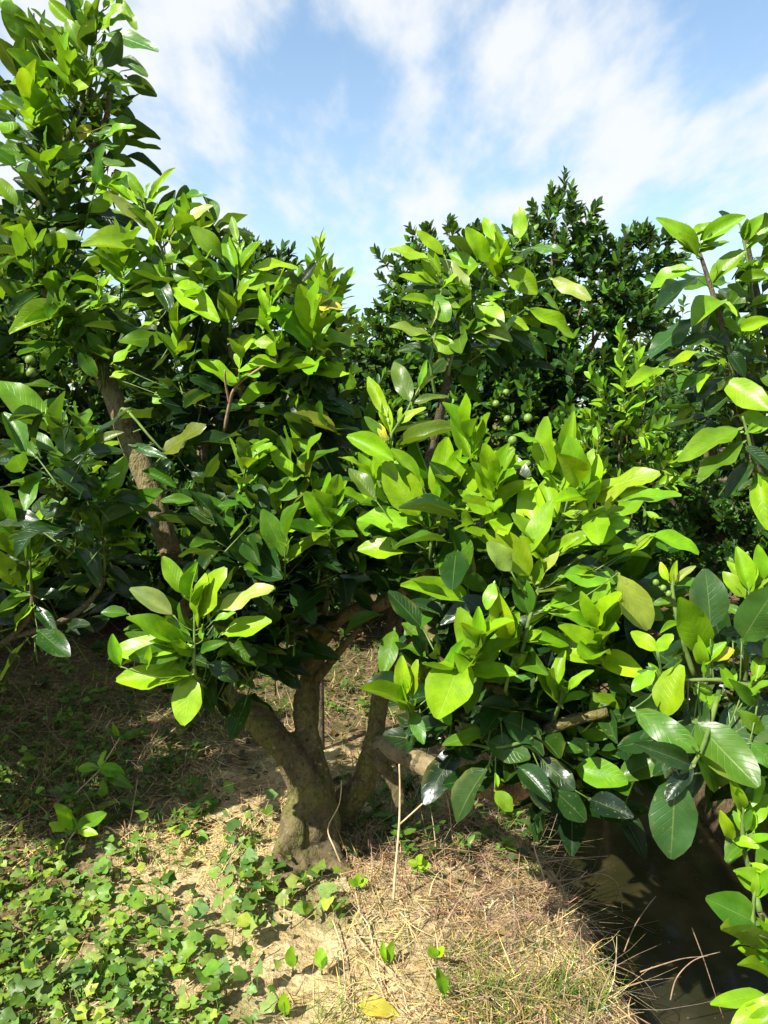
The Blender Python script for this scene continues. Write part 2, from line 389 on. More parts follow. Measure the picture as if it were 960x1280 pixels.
class Tree:
    """one plant: leaves are gathered first, then the ones that show largest become leaf parts and the rest one foliage mass"""
    def __init__(s, name, label, loc, group=None, cat='tree'):
        s.root = thing(name, label, cat, loc, group); s.leaves = []; s.twigs = Acc(); s.rs = random.Random(len(label) * 7 + int(loc[0] * 100))
    def leaf(s, base, d, nrm, L, w, tint, hero=False):
        s.leaves.append((hero, base, frame(base, d, nrm, L, w), tint, L))
    def finish(s, shapes, meshes, mat_mass, limit=300, twig_mat=M_TWIG, twig_kind='stuff'):
        def score(l):
            q = l[1] - CAMP; dep = q.dot(FWD)
            px, py = q.dot(RGT) / max(dep, .01), q.dot(UPV) / max(dep, .01)
            inside = dep > .2 and abs(px) < .52 and abs(py) < .69
            return (not l[0], not inside, q.length / l[4])
        s.leaves.sort(key=score)
        inv = Matrix.Translation(-s.root.location)
        for i, (h, b, M, t, L) in enumerate(s.leaves[:limit]):
            o = bpy.data.objects.new('leaf', meshes[s.rs.randrange(len(meshes))]); col.objects.link(o)
            o.parent = s.root; o.matrix_basis = inv @ M; o.color = (*t, 0. if t[1] < .12 and meshes is LEAF_ME else 1.)
        rest = s.leaves[limit:]
        if rest:
            acc = Acc()
            for (h, b, M, t, L) in rest:
                sh = shapes[s.rs.randrange(len(shapes))]
                A = np.array(M, dtype=np.float32)
                acc.add(sh[0] @ A[:3, :3].T + A[:3, 3], sh[1], t, sh[2])
            acc.build('foliage', mat_mass, s.root, kind='stuff')
        if s.twigs.nv: s.twigs.build('twigs', twig_mat, s.root, kind=twig_kind, tint=False)
    def part(s, acc, name, mat): return acc.build(name, mat, s.root, tint=False)
    # ---- a shoot: stem drawn as (px, py, depth) points, leaves as 'base x,y tip x,y width tint'
    def shoot(s, depth, stem, spec, r0=.006, r1=.003, dz=.02, comp=True):
        pts = [P(a, b, depth + (c[0] if c else 0)) for a, b, *c in stem]
        n = len(pts)
        tube(s.twigs, pts, [lerp(r0, r1, i / max(1, n - 1)) for i in range(n)], 5, 3)
        pix = []
        for i in range(n - 1):
            for k in range(9):
                t = k / 8; a, b = stem[i], stem[i + 1]
                pix.append((lerp(a[0], b[0], t), lerp(a[1], b[1], t), pts[i].lerp(pts[i + 1], t)))
        rs = s.rs
        for it in spec.split(';'):
            it = it.split()
            if len(it) < 4: continue
            bx, by, tx, ty = map(float, it[:4]); w = float(it[4]) if len(it) > 4 else .42; tc = it[5] if len(it) > 5 else 'y'
            j = min(pix, key=lambda q: (q[0] - bx) ** 2 + (q[1] - by) ** 2)
            g2 = math.hypot(j[0] - bx, j[1] - by); j = min(pix, key=lambda q: (q[0] - bx) ** 2 + (q[1] - by - .8 * g2) ** 2)
            dj = (j[2] - CAMP).dot(FWD)
            gap = math.hypot(j[0] - bx, j[1] - by) / FPX * depth
            l2 = math.hypot(tx - bx, ty - by) / FPX * depth
            db = dj - rs.uniform(-.1, .6) * min(gap, .15)
            base = P(bx, by, db)
            tipd = db - rs.gauss(.18, .35) * l2
            tip = P(tx, ty, tipd)
            d = tip - base; L = d.length
            tocam = (CAMP - base).normalized()
            nn = tocam * .8 + Vector((0, 0, 1)) * .4 + SUN * .75 + Vector((rs.gauss(0, .22), rs.gauss(0, .22), rs.gauss(0, .22)))
            s.leaf(base - d * .03, d, nn, L * 1.02, w * l2 / L * 1.04, jit_tint(TINT[tc], rs, .19), True)
            if tc in 'ylp' and comp and l2 > .05:      # smaller sister leaves of the same rosette
                for _ in range(1 + (rs.random() < .45)):
                    e = d.normalized() + Vector((rs.gauss(0, .45), rs.gauss(0, .4), rs.gauss(.35, .35)))
                    s.leaf(base.lerp(j[2], rs.uniform(.3, .9)), e, nn + Vector((rs.gauss(0, .4), rs.gauss(0, .4), rs.gauss(0, .4))), L * rs.uniform(.45, .78), rs.uniform(.30, .42), jit_tint(TINT[rs.choice((tc, tc, 'l', 'm'))], rs, .14))
            pe = base - d.normalized() * L * .08
            if gap > .008: tube(s.twigs, [pe, pe.lerp(j[2], .5) + Vector((0, 0, -.1 * gap)), j[2]], [.0016, .0018, .0022], 4, 2)
    # ---- filler leaves through an ellipsoid of the crown
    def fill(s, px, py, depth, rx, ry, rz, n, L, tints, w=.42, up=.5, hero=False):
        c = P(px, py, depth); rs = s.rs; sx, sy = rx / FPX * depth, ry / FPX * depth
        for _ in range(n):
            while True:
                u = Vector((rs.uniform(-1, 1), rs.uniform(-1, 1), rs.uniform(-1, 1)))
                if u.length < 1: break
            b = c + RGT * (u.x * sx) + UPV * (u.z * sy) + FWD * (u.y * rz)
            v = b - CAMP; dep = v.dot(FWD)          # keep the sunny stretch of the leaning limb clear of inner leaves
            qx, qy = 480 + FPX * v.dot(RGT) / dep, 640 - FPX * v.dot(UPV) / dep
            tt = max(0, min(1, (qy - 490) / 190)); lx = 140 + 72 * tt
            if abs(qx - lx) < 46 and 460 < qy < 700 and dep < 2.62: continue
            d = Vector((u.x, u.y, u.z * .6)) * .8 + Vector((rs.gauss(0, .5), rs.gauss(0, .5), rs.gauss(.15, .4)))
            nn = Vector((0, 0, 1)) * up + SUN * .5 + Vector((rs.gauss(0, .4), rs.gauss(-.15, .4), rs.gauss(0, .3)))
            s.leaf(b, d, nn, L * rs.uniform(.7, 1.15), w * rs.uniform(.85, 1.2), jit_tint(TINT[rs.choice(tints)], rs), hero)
            if rs.random() < .4:
                q = b - d.normalized() * L * .8 + Vector((0, 0, -L * .4)); tube(s.twigs, [b - d.normalized() * L * .08, q], [.0016, .003], 4, 1)
    # ---- a procedural shoot with spiralling leaves
    def sprig(s, a, b, n, L, tints, w=.34, r0=.005, spread=.9):
        rs = s.rs; ax = (b - a); H = ax.length; axn = ax.normalized()
        tube(s.twigs, [a, a.lerp(b, .5) + Vector((rs.gauss(0, .02 * H), rs.gauss(0, .02 * H), 0)), b], [r0, r0 * .7, r0 * .4], 5, 2)
        e1 = axn.orthogonal().normalized(); e2 = axn.cross(e1); an = rs.uniform(0, 6.3)
        for i in range(n):
            t = .12 + .88 * i / max(1, n - 1); an += 2.4 + rs.gauss(0, .25)
            out = e1 * math.cos(an) + e2 * math.sin(an)
            d = out * spread * (1.15 - .75 * t) + axn * (.35 + .75 * t) + Vector((0, 0, rs.gauss(0, .15)))
            nn = axn * .8 + SUN * .5 + Vector((rs.gauss(0, .25), rs.gauss(0, .25), rs.gauss(0, .25)))
            s.leaf(a.lerp(b, t), d, nn, L * rs.uniform(.75, 1.1) * (1.1 - .35 * t), w * rs.uniform(.85, 1.15), jit_tint(TINT[rs.choice(tints)], rs))

# ================================================================== SETTING
def axis(fine0, fine1, step, lo, hi):
    a = list(np.arange(fine0, fine1 + step / 2, step)); d = step; x = a[-1]
    while x < hi: d *= 1.17; x += d; a.append(x)
    d = step; x = a[0]; pre = []
    while x > lo: d *= 1.17; x -= d; pre.append(x)
    return pre[::-1] + a
def build_ground():
    xs = axis(-2.0, 1.9, .022, -400, 400); ys = axis(1.2, 4.4, .022, -60, 700)
    V = [(x, y, ground_z(x, y) if abs(x) < 60 and y < 80 else 0.) for y in ys for x in xs]
    nx = len(xs)
    F = [(j * nx + i, j * nx + i + 1, (j + 1) * nx + i + 1, (j + 1) * nx + i) for j in range(len(ys) - 1) for i in range(nx - 1)]
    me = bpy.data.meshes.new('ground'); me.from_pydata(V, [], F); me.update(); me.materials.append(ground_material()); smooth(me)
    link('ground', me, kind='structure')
    me = bpy.data.meshes.new('ditch_water'); me.from_pydata([(.3, -2.5, WATER_Z), (2.1, -2.5, WATER_Z), (2.1, 5.4, WATER_Z), (.2, 5.4, WATER_Z)], [], [(0, 1, 2, 3)])
    me.update(); me.materials.append(water_material()); link('ditch_water', me, kind='structure')
build_ground()

# ================================================================== FORKED CITRUS TREE (the main one)
def main_tree():
    base = ground_hit(392, 1082)
    T = Tree('citrus_tree', 'citrus tree with low forked lichen-green trunk, long leaning limb and bright young leaves', base)
    D = 2.62
    def q(l): return [P(a, b, D + c) for a, b, c in l]
    acc = Acc()
    k = D / FPX
    tube(acc, q([(392, 1110, .0), (392, 1060, .0), (394, 1010, .0), (380, 975, 0), (352, 930, .0), (318, 896, .02), (285, 872, .05), (258, 830, .07), (236, 770, .07), (214, 690, .05)]),
         [v * k * .80 for v in (42, 36, 33, 29, 24, 21, 19, 18, 17, 16)], 14, 4, .16)
    tube(acc, q([(398, 1090, .04), (402, 1010, .04), (388, 950, .04), (384, 880, .05), (392, 820, .06), (400, 770, .07), (396, 720, .08)]),
         [v * k * .80 for v in (31, 28, 23, 19, 17, 15, 13)], 12, 4, .16)
    tube(acc, q([(400, 1085, .16), (425, 1020, .16), (455, 975, .08), (466, 930, .04), (474, 880, .02), (482, 840, .05), (488, 790, .07)]),
         [v * k * .80 for v in (33, 28, 21, 16, 14, 13, 11)], 12, 4, .16)
    tube(acc, q([(468, 925, .03), (500, 940, -.06), (530, 956, -.14), (566, 972, -.22), (612, 984, -.30), (652, 984, -.36)]),
         [v * k * .80 for v in (15, 15, 15, 15, 15, 14)], 12, 4, .14)
    tube(acc, q([(378, 1000, -.02), (366, 1035, -.06), (356, 1075, -.08), (352, 1105, -.08)]), [v * k * .80 for v in (20, 22, 20, 16)], 10, 4, .14)
    tube(acc, q([(470, 940, -.02), (492, 975, -.06), (500, 1010, -.08)]), [v * k * .80 for v in (12, 10, 7)], 10, 3, .14)
    tube(acc, q([(400, 1050, -.02), (420, 1080, -.08), (448, 1110, -.16)]), [v * k * .80 for v in (22, 18, 9)], 10, 4, .14)
    for rt in ([(385, 1060, -.03), (372, 1092, -.12), (350, 1112, -.20), (330, 1128, -.24)], [(410, 1060, 0), (450, 1085, .02), (490, 1098, .02), (520, 1112, -.02)], [(398, 1070, -.05), (405, 1105, -.14), (418, 1135, -.2)], [(375, 1050, 0), (345, 1070, .05), (318, 1080, .07)]):
        tube(acc, q(rt), [k * v for v in ((17, 13, 9, 4) if len(rt) == 4 else (16, 11, 4))], 10, 4, .2)
    V = np.concatenate(acc.v); me = bpy.data.meshes.new('trunk_raw'); me.from_pydata(V.tolist(), [], acc.f); me.update()
    tmp = bpy.data.objects.new('trunk_raw', me); col.objects.link(tmp)
    md = tmp.modifiers.new('r', 'REMESH'); md.mode = 'VOXEL'; md.voxel_size = .0085
    ms = tmp.modifiers.new('s', 'SMOOTH'); ms.factor = .5; ms.iterations = 4
    dg = bpy.context.evaluated_depsgraph_get(); me2 = bpy.data.meshes.new_from_object(tmp.evaluated_get(dg))
    bpy.data.objects.remove(tmp); bpy.data.meshes.remove(me)
    n = len(me2.vertices); co = np.empty(n * 3, dtype=np.float32); me2.vertices.foreach_get('co', co); co = co.reshape(-1, 3)
    no = np.empty(n * 3, dtype=np.float32); me2.vertices.foreach_get('normal', no); no = no.reshape(-1, 3)
    for i in range(n):
        v = Vector(co[i]); w = Vector((v.x, v.y, v.z * .35))
        co[i] += no[i] * (.011 * mnoise.noise(w * 17) + .007 * mnoise.noise(w * 38) + .003 * mnoise.noise(v * 70))
    co -= np.array(base, dtype=np.float32)
    me2.vertices.foreach_set('co', co.ravel()); me2.name = 'trunk'; me2.materials.clear(); me2.materials.append(M_BARK); smooth(me2); me2.update()
    TR = link('trunk', me2, T.root)
    def limb(pts, rad, seg=8, name='limb', mat=M_BARK, dark=False):
        a = Acc(); tube(a, q(pts), [r * k for r in rad], seg, 4, .1); return T.part(a, name, mat)
    limb([(226, 730, .06), (206, 670, .05), (186, 605, .03), (160, 545, .03), (143, 500, .03), (118, 450, .02), (92, 412, .02), (62, 372, .02), (45, 330, .0), (48, 285, -.02)],
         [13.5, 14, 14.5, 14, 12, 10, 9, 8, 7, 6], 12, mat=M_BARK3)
    limb([(48, 300, 0), (56, 230, -.03), (86, 170, -.06), (108, 120, -.08), (117, 60, -.1), (121, -10, -.12)], [7, 6, 5, 4, 3, 2.5])
    limb([(110, 195, -.08), (132, 150, -.1), (136, 110, -.12)], [4, 3, 2])
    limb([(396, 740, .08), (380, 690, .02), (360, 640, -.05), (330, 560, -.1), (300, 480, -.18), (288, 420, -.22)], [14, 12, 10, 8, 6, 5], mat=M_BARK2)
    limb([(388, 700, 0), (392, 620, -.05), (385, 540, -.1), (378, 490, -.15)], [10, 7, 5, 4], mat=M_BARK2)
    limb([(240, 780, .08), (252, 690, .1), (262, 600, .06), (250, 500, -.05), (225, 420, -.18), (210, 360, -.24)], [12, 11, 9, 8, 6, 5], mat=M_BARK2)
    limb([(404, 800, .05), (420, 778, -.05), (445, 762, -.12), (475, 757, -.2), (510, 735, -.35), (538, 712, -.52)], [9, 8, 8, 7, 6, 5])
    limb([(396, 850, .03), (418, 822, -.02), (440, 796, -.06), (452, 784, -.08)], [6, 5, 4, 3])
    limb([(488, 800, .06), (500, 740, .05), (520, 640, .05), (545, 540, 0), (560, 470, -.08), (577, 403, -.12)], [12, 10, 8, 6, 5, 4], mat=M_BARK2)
    limb([(484, 830, .04), (505, 800, -.1), (530, 785, -.25), (552, 808, -.4), (600, 850, -.62), (635, 868, -.78)], [9, 8, 7, 7, 6, 5])
    limb([(612, 984, -.3), (640, 960, -.5), (660, 930, -.65), (700, 905, -.75), (760, 890, -.8)], [9, 8, 7, 6, 4])
    limb([(280, 540, -.22), (287, 505, -.27), (292, 488, -.30), (305, 474, -.33), (330, 457, -.36)], [2.2, 2, 1.8, 1.5, 1], 5, 'dead_twig', M_DEAD)
    limb([(287, 505, -.27), (282, 480, -.3), (281, 462, -.32)], [1.8, 1.3, .9], 5, 'dead_twig', M_DEAD)
    limb([(474, 928, .0), (500, 940, -.06), (530, 956, -.14), (566, 972, -.22), (606, 983, -.29)], [12.6, 13, 13, 13, 12.8], 12, mat=M_BARK3)  # pale sleeve over the low limb, its lighter bark paints the sunlight
    a = Acc(); tube(a, q([(640, 986, -.35), (660, 985, -.375), (678, 980, -.39)]), [14.5 * k, 15 * k, 11 * k], 12, 4, .35)
    o = T.part(a, 'sawn_end', M_CUT); o.parent = TR; o['label'] = 'rotten reddish brown sawn end of the low limb'

    # bright shoot low on the left limb
    T.shoot(2.1, [(284, 878, .45), (262, 862, .15), (244, 843), (243, 800), (243, 756), (240, 735)],
        "228 740 203 694;239 750 243 703;250 769 274 706 .5;213 767 161 734 .4 p;276 761 339 726 .36 p;223 805 162 767 .42;228 807 136 813 .38;236 810 194 838 .5;"
        "234 842 146 853 .42;239 848 228 908 .62;269 775 296 767 .4 l;282 791 342 780 .5;331 802 373 764 .35;285 805 331 832 .5 m;337 826 375 861 .5 d;158 767 125 764 .5 m;"
        "253 799 253 783 .5;272 821 288 807 .5 l;236 799 209 772 .4 l;250 760 258 716 .4;262 830 300 850 .5 d;290 842 320 858 .5 m;150 830 140 792 .4 l;240 862 224 912 .5 m;300 815 344 832 .5 d")
    # middle cluster
    T.shoot(2.0, [(540, 712, .1), (538, 690), (545, 640), (552, 605)],
        "490 575 431 542 .38;522 600 488 560 .4 l;522 642 478 576 .52;525 652 445 642 .46;525 685 448 690 .46;550 625 562 545 .42;568 608 645 570 .42;565 630 620 600 .45;"
        "572 640 638 618 .36;545 645 560 660 .6 p;560 690 590 672 .45 m;555 700 610 690 .4 d;540 700 510 715 .5 l;467 622 437 585 .45 o;530 660 500 622 .4 m;600 612 660 575 .4 l;548 655 575 668 .4 o;556 612 580 560 .4 l")
    T.shoot(2.1, [(520, 640, .2), (487, 560), (508, 515), (528, 478)],
        "500 558 578 532 .28 o;500 560 550 541 .26 y;482 548 472 528 .45 Y;487 540 478 500 .3 y;512 500 493 450 .42 o;483 520 460 470 .3 y;515 505 560 490 .22 o;520 495 545 462 .22 o;525 485 535 450 .25 l;500 530 530 505 .3 y;480 545 455 520 .35 m")
    # the big bright shoot
    T.shoot(1.78, [(600, 850, .25), (640, 850, .05), (661, 777), (670, 745), (686, 680), (705, 640), (717, 600)],
        "687 592 674 522 .42;712 592 715 512 .28 l;672 680 660 592 .42;695 645 680 596 .62 l;730 625 821 580 .34;725 680 789 645 .42;675 740 760 692 .36 o;707 720 780 717 .4 l;"
        "690 757 771 735 .42;775 722 812 789 .46 p;660 717 620 658 .46;637 712 610 676 .55 p;660 765 645 715 .5 m;635 797 615 738 .42;662 800 717 799 .5;617 730 607 762 .5;"
        "727 640 705 655 .5 o;757 637 768 612 .4 p;817 670 879 690 .36;785 690 821 668 .36;777 697 818 690 .3;672 552 643 540 .4 l;745 602 726 584 .45 l;590 725 588 684 .36 p;585 752 500 730 .36;"
        "700 690 740 660 .4;690 700 640 640 .35 l;684 700 652 670 .4;700 660 745 640 .4 l;715 620 742 560 .3;660 690 690 622 .36;650 790 616 770 .4 l;680 760 720 770 .4 m;"
        "600 770 560 742 .35 l;735 660 780 628 .35 l;700 610 690 550 .35;750 720 800 742 .4 m;668 730 700 690 .35 p;610 780 590 810 .4 d;725 700 770 720 .4 d")
    T.shoot(1.8, [(640, 868, .1), (632, 863), (643, 820), (651, 792)], "646 820 620 795 .4;650 800 680 790 .4 l;640 835 662 815 .4;634 850 600 845 .4 m;640 850 668 842 .4 m")
    T.shoot(1.8, [(690, 905, .1), (700, 879), (704, 850)],
        "695 858 705 811 .36;711 863 740 836 .34;700 879 667 828 .4;705 879 738 868 .4 l;700 870 690 835 .4")
    T.shoot(1.84, [(520, 930, .25), (512, 905), (508, 870), (505, 840)],
        "510 885 451 858 .4;505 868 502 820 .42;516 868 517 825 .36;575 826 545 903 .66 l;515 890 530 930 .4 m;560 850 575 800 .35 l")
    # darker old leaves under it
    T.shoot(1.84, [(700, 905, .1), (660, 925), (620, 935), (590, 930, .05), (560, 930, .1)],
        "560 905 505 915 .45 d;608 915 552 930 .36 m;612 928 664 946 .62 g;606 964 562 1028 .56 g;630 900 686 924 .55 g;678 950 718 988 .5 d;722 960 786 978 .52 l;711 917 802 944 .4 l;"
        "776 971 834 947 .5 m;743 868 787 917 .7 l;695 990 735 1026 .6 d;650 960 690 1000 .5 d;740 1000 790 1020 .5 k;650 890 600 880 .5 d;700 935 740 950 .4 d;620 990 640 1015 .6 l;745 930 720 890 .4 m;660 985 720 1010 .5 k;590 905 630 880 .4 d")
    # upper-left crown
    T.shoot(2.36, [(212, 380, .02), (212, 360), (202, 310), (190, 292), (178, 245)],
        "170 255 102 214 .2;187 285 135 240 .28 p;175 247 135 210 .36 g;180 247 160 214 .35;190 247 217 206 .2;195 267 222 252 .5 l;222 250 259 244 .35 m;222 280 265 254 .36 p;212 297 210 267 .5;"
        "180 315 99 302 .44;197 317 167 300 .5 l;202 345 172 330 .45 l;215 362 152 356 .38;202 378 144 386 .4 l;197 400 172 407 .42;220 357 271 398 .46;250 285 270 275 .5;200 300 180 262 .3;205 330 232 300 .4 l;210 350 250 340 .4 m;195 350 215 385 .5 d;170 270 140 262 .4 m;230 310 252 290 .4 l")
    T.shoot(2.34, [(288, 420, .04), (288, 400), (297, 355), (300, 310)],
        "275 320 237 280 .42 l;270 350 227 322 .4 y;290 362 240 318 .44 m;287 400 275 360 .42;297 347 280 288 .3;302 335 327 300 .34;297 300 290 270 .34 p;302 322 280 289 .3 l;315 337 373 326 .3;302 360 364 342 .42 l;287 400 277 360 .4;295 400 357 392 .4 l;"
        "357 432 315 425 .45;372 445 297 460 .3;300 380 330 365 .4;305 400 345 412 .4 m;285 405 250 395 .4 l;290 390 310 350 .35;300 345 318 318 .3;280 400 255 420 .4 d;290 415 320 440 .4 d;296 330 304 300 .3")
    T.shoot(2.4, [(380, 500, .03), (385, 470), (392, 425), (398, 390)],
        "402 415 445 427 .42;387 465 453 460 .36;395 383 428 380 .62 Y;372 497 380 566 .46;370 500 357 552 .44 m;390 487 442 522 .44 d;345 480 297 505 .42;400 440 430 445 .4 l;380 440 340 450 .4 m;385 470 350 490 .4 d;"
        "395 400 372 378 .4 l;400 395 415 370 .4 o;380 430 372 405 .4 p;390 470 420 500 .45 d;218 487 190 503 .8;142 452 172 425 .5;140 470 166 462 .5;125 372 134 342 .4;345 550 300 586 .55 l;330 540 300 560 .4 d;410 450 440 470 .4 m;395 450 415 425 .4")
    T.shoot(2.3, [(325, 740, .1), (322, 715), (337, 655), (347, 647)],
        "355 645 401 565 .46 o;367 640 416 611 .36;345 647 325 595 .4 l;380 657 412 652 .4;307 690 259 637 .4 m;345 650 310 655 .4 o;300 630 272 631 .4 m;337 687 360 702 .5 l;410 625 453 628 .4 d;372 760 398 766 .6 d;352 732 338 750 .4 m;412 730 463 727 .36 d;"
        "440 652 434 645 .6 Y;448 702 436 690 .5 Y;370 650 378 620 .4 y;350 640 340 600 .35;400 700 440 670 .4 m;390 690 430 712 .45 d;330 690 305 715 .4 d;420 690 385 720 .4 m;360 700 400 690 .4 d;285 660 262 690 .4 d")
    # leaves beside the leaning limb
    T.shoot(2.4, [(95, 400, .1), (96, 388), (110, 380), (122, 372)],
        "92 391 7 413 .40;92 385 60 355 .38 m;100 387 118 375 .5 l;122 375 130 343 .36;120 355 88 345 .4 l;110 400 135 420 .4 m;104 395 90 430 .5 m;118 385 150 372 .4 l;128 440 108 415 .5 m;120 470 100 440 .5 m")
    T.shoot(2.4, [(150, 520, .15), (158, 512), (200, 560, -.02), (222, 570)],
        "150 517 173 510 .35;205 565 256 530 .5 o;165 557 208 571 .26 g;182 590 221 608 .36 m;230 560 262 548 .3 d;240 590 270 610 .4 d;215 575 190 600 .4 d")
    # dark top-left crown
    T.shoot(2.5, [(50, 275), (58, 218), (88, 165), (107, 125), (115, 62), (120, 12)],
        "35 45 2 0 .45 l;75 45 40 8 .5 l;95 32 60 0 .35 l;97 65 65 35 .5 l;120 32 105 0 .4 l;125 37 147 0 .45 l;147 0 171 32 .36 l;135 42 198 60 .36 m;145 75 184 87 .45 m;140 110 171 105 .36 m;140 135 165 125 .3 m;137 155 164 148 .5 m;115 190 150 183 .45 m;105 212 153 197 .35 m;132 172 165 150 .36 l;"
        "60 105 8 60 .36 l;40 105 4 100 .42 l;42 130 8 107 .4 k;47 160 0 115 .3 m;70 180 43 118 .5 l;75 210 106 180 .8 l;68 232 96 215 .8 m;30 175 -2 150 .6 l;40 190 0 187 .55 m;25 268 59 284 .4 l;20 255 -5 220 .4 l;57 268 121 240 .3 m;70 265 116 260 .4 m;60 280 100 270 .4 m;70 290 104 298 .4 m;97 285 131 275 .4 k;127 268 176 285 .4 k;"
        "100 175 112 152 .6 Y;95 170 90 145 .5 y;88 115 72 80 .45 l;118 90 152 92 .45 m;110 140 128 128 .4 m;100 60 80 20 .4 l;112 40 95 12 .4 l;130 30 160 20 .4 l;108 100 85 70 .45 l;118 70 140 52 .4 l;85 150 62 120 .4 l;60 60 30 30 .4 y;50 80 20 50 .4 l;112 110 135 100 .4 m;45 240 15 205 .5 m;60 250 30 235 .5 k;110 220 130 205 .4 m;20 20 -10 -10 .4 l;130 10 150 -20 .4 l;100 10 90 -25 .4 l;55 210 40 180 .45 m")
    # the shoot against the far dark tree
    T.shoot(2.5, [(560, 470, .0), (577, 403), (603, 360), (637, 313)],
        "553 317 520 287 .36;585 357 552 322 .42 p;597 340 560 313 .4 l;610 327 583 283 .42;617 300 605 270 .45;650 297 650 257 .5;637 343 673 366 .66;597 378 628 406 .66;627 397 661 413 .42;593 408 641 426 .45 p;663 388 719 423 .38;692 350 739 374 .34 p;677 367 700 387 .5 l;637 417 681 447 .4 d;607 440 636 458 .45 d;667 310 706 313 .35 m;"
        "600 330 585 345 .5;620 310 600 325 .5 l;640 330 665 320 .4 l;630 330 620 290 .4;610 350 640 360 .4 l;590 380 570 350 .4 l;600 365 630 375 .45 m;615 340 640 300 .35;580 400 610 430 .4 m;563 453 598 468 .4 m")
    T.shoot(2.46, [(545, 500, .05), (538, 455), (542, 430), (547, 400), (552, 360)],
        "533 323 485 308 .34;538 353 499 343 .42;537 380 502 373 .42;533 417 489 403 .4 p;543 423 568 441 .7;547 385 536 407 .6 p;540 370 560 402 .7 l;550 340 535 310 .4;545 400 520 385 .4 m;550 375 575 385 .4 l;540 440 510 430 .4 d;545 350 515 330 .4 l;552 360 570 340 .4")
    # inner leaves, tinted dark to paint the shade inside the crown
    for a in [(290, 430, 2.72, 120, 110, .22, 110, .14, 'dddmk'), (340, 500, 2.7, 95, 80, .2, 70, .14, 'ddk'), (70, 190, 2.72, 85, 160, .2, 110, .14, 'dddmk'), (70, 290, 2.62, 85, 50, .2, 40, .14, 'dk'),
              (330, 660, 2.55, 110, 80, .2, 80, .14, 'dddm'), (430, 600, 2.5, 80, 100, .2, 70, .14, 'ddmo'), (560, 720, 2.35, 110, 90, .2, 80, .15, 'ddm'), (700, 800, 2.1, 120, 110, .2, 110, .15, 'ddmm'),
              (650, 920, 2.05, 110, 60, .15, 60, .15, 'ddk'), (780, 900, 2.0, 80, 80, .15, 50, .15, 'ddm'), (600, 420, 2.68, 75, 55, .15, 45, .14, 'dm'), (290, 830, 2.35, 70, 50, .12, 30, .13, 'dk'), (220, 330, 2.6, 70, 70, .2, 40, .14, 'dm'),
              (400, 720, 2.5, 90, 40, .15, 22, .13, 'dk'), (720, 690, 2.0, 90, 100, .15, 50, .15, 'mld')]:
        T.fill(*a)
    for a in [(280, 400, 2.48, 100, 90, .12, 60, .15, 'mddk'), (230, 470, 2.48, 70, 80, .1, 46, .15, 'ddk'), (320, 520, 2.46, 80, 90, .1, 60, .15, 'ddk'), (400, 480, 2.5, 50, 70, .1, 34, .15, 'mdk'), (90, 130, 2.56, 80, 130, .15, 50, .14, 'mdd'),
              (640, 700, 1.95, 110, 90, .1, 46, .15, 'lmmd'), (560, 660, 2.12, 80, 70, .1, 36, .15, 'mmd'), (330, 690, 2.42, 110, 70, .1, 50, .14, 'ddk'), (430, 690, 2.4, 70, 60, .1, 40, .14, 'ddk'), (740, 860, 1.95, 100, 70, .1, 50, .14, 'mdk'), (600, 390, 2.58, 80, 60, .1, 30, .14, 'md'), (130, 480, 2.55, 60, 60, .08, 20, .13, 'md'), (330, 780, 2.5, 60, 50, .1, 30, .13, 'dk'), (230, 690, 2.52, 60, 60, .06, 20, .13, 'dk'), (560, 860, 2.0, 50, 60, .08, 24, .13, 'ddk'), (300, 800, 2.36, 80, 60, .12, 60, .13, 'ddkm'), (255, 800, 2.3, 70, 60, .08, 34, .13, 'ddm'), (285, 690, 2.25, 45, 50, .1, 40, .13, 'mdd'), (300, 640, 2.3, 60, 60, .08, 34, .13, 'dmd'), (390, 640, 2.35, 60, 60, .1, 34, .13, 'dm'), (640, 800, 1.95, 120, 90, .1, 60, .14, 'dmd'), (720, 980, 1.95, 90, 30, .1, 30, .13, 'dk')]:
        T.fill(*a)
    T.fill(85, 400, 2.5, 50, 45, .06, 34, .13, 'lmmd'); T.fill(45, 335, 2.48, 50, 40, .06, 30, .13, 'lmd'); T.fill(125, 440, 2.54, 40, 22, .04, 14, .12, 'lm')
    rs = T.rs
    for (x, y, d, t) in [(150, 330, 2.42, 'yl'), (70, 395, 2.44, 'lm'), (40, 330, 2.42, 'lm'), (250, 345, 2.3, 'yyl'), (330, 385, 2.3, 'yl'), (215, 430, 2.36, 'lym'), (290, 455, 2.32, 'ylm'), (350, 440, 2.32, 'yl'), (300, 590, 2.28, 'ylm'), (370, 590, 2.26, 'yl'),
                         (410, 650, 2.2, 'ylm'), (350, 690, 2.2, 'lm'), (470, 610, 2.2, 'yl'), (240, 300, 2.4, 'yl'), (40, 140, 2.42, 'yl'), (90, 90, 2.42, 'yl'), (60, 220, 2.42, 'lm'), (110, 250, 2.42, 'lm'), (600, 560, 2.0, 'yl'), (760, 800, 1.78, 'yl'), (740, 620, 1.75, 'yl'), (590, 820, 1.8, 'ylm'), (620, 620, 1.85, 'yl'), (400, 420, 2.34, 'yl')]:
        a = P(x + rs.uniform(-6, 6), y + 34, d + .04); b = P(x + rs.uniform(-14, 14), y - 18, d - .05)
        T.sprig(a, b, rs.choice((5, 7, 9, 12)), rs.uniform(.09, .165), t, rs.uniform(.36, .5), .0035, rs.uniform(.7, 1.3))
    T.finish(LEAVES, LEAF_ME, M_FOL, 400)
main_tree()

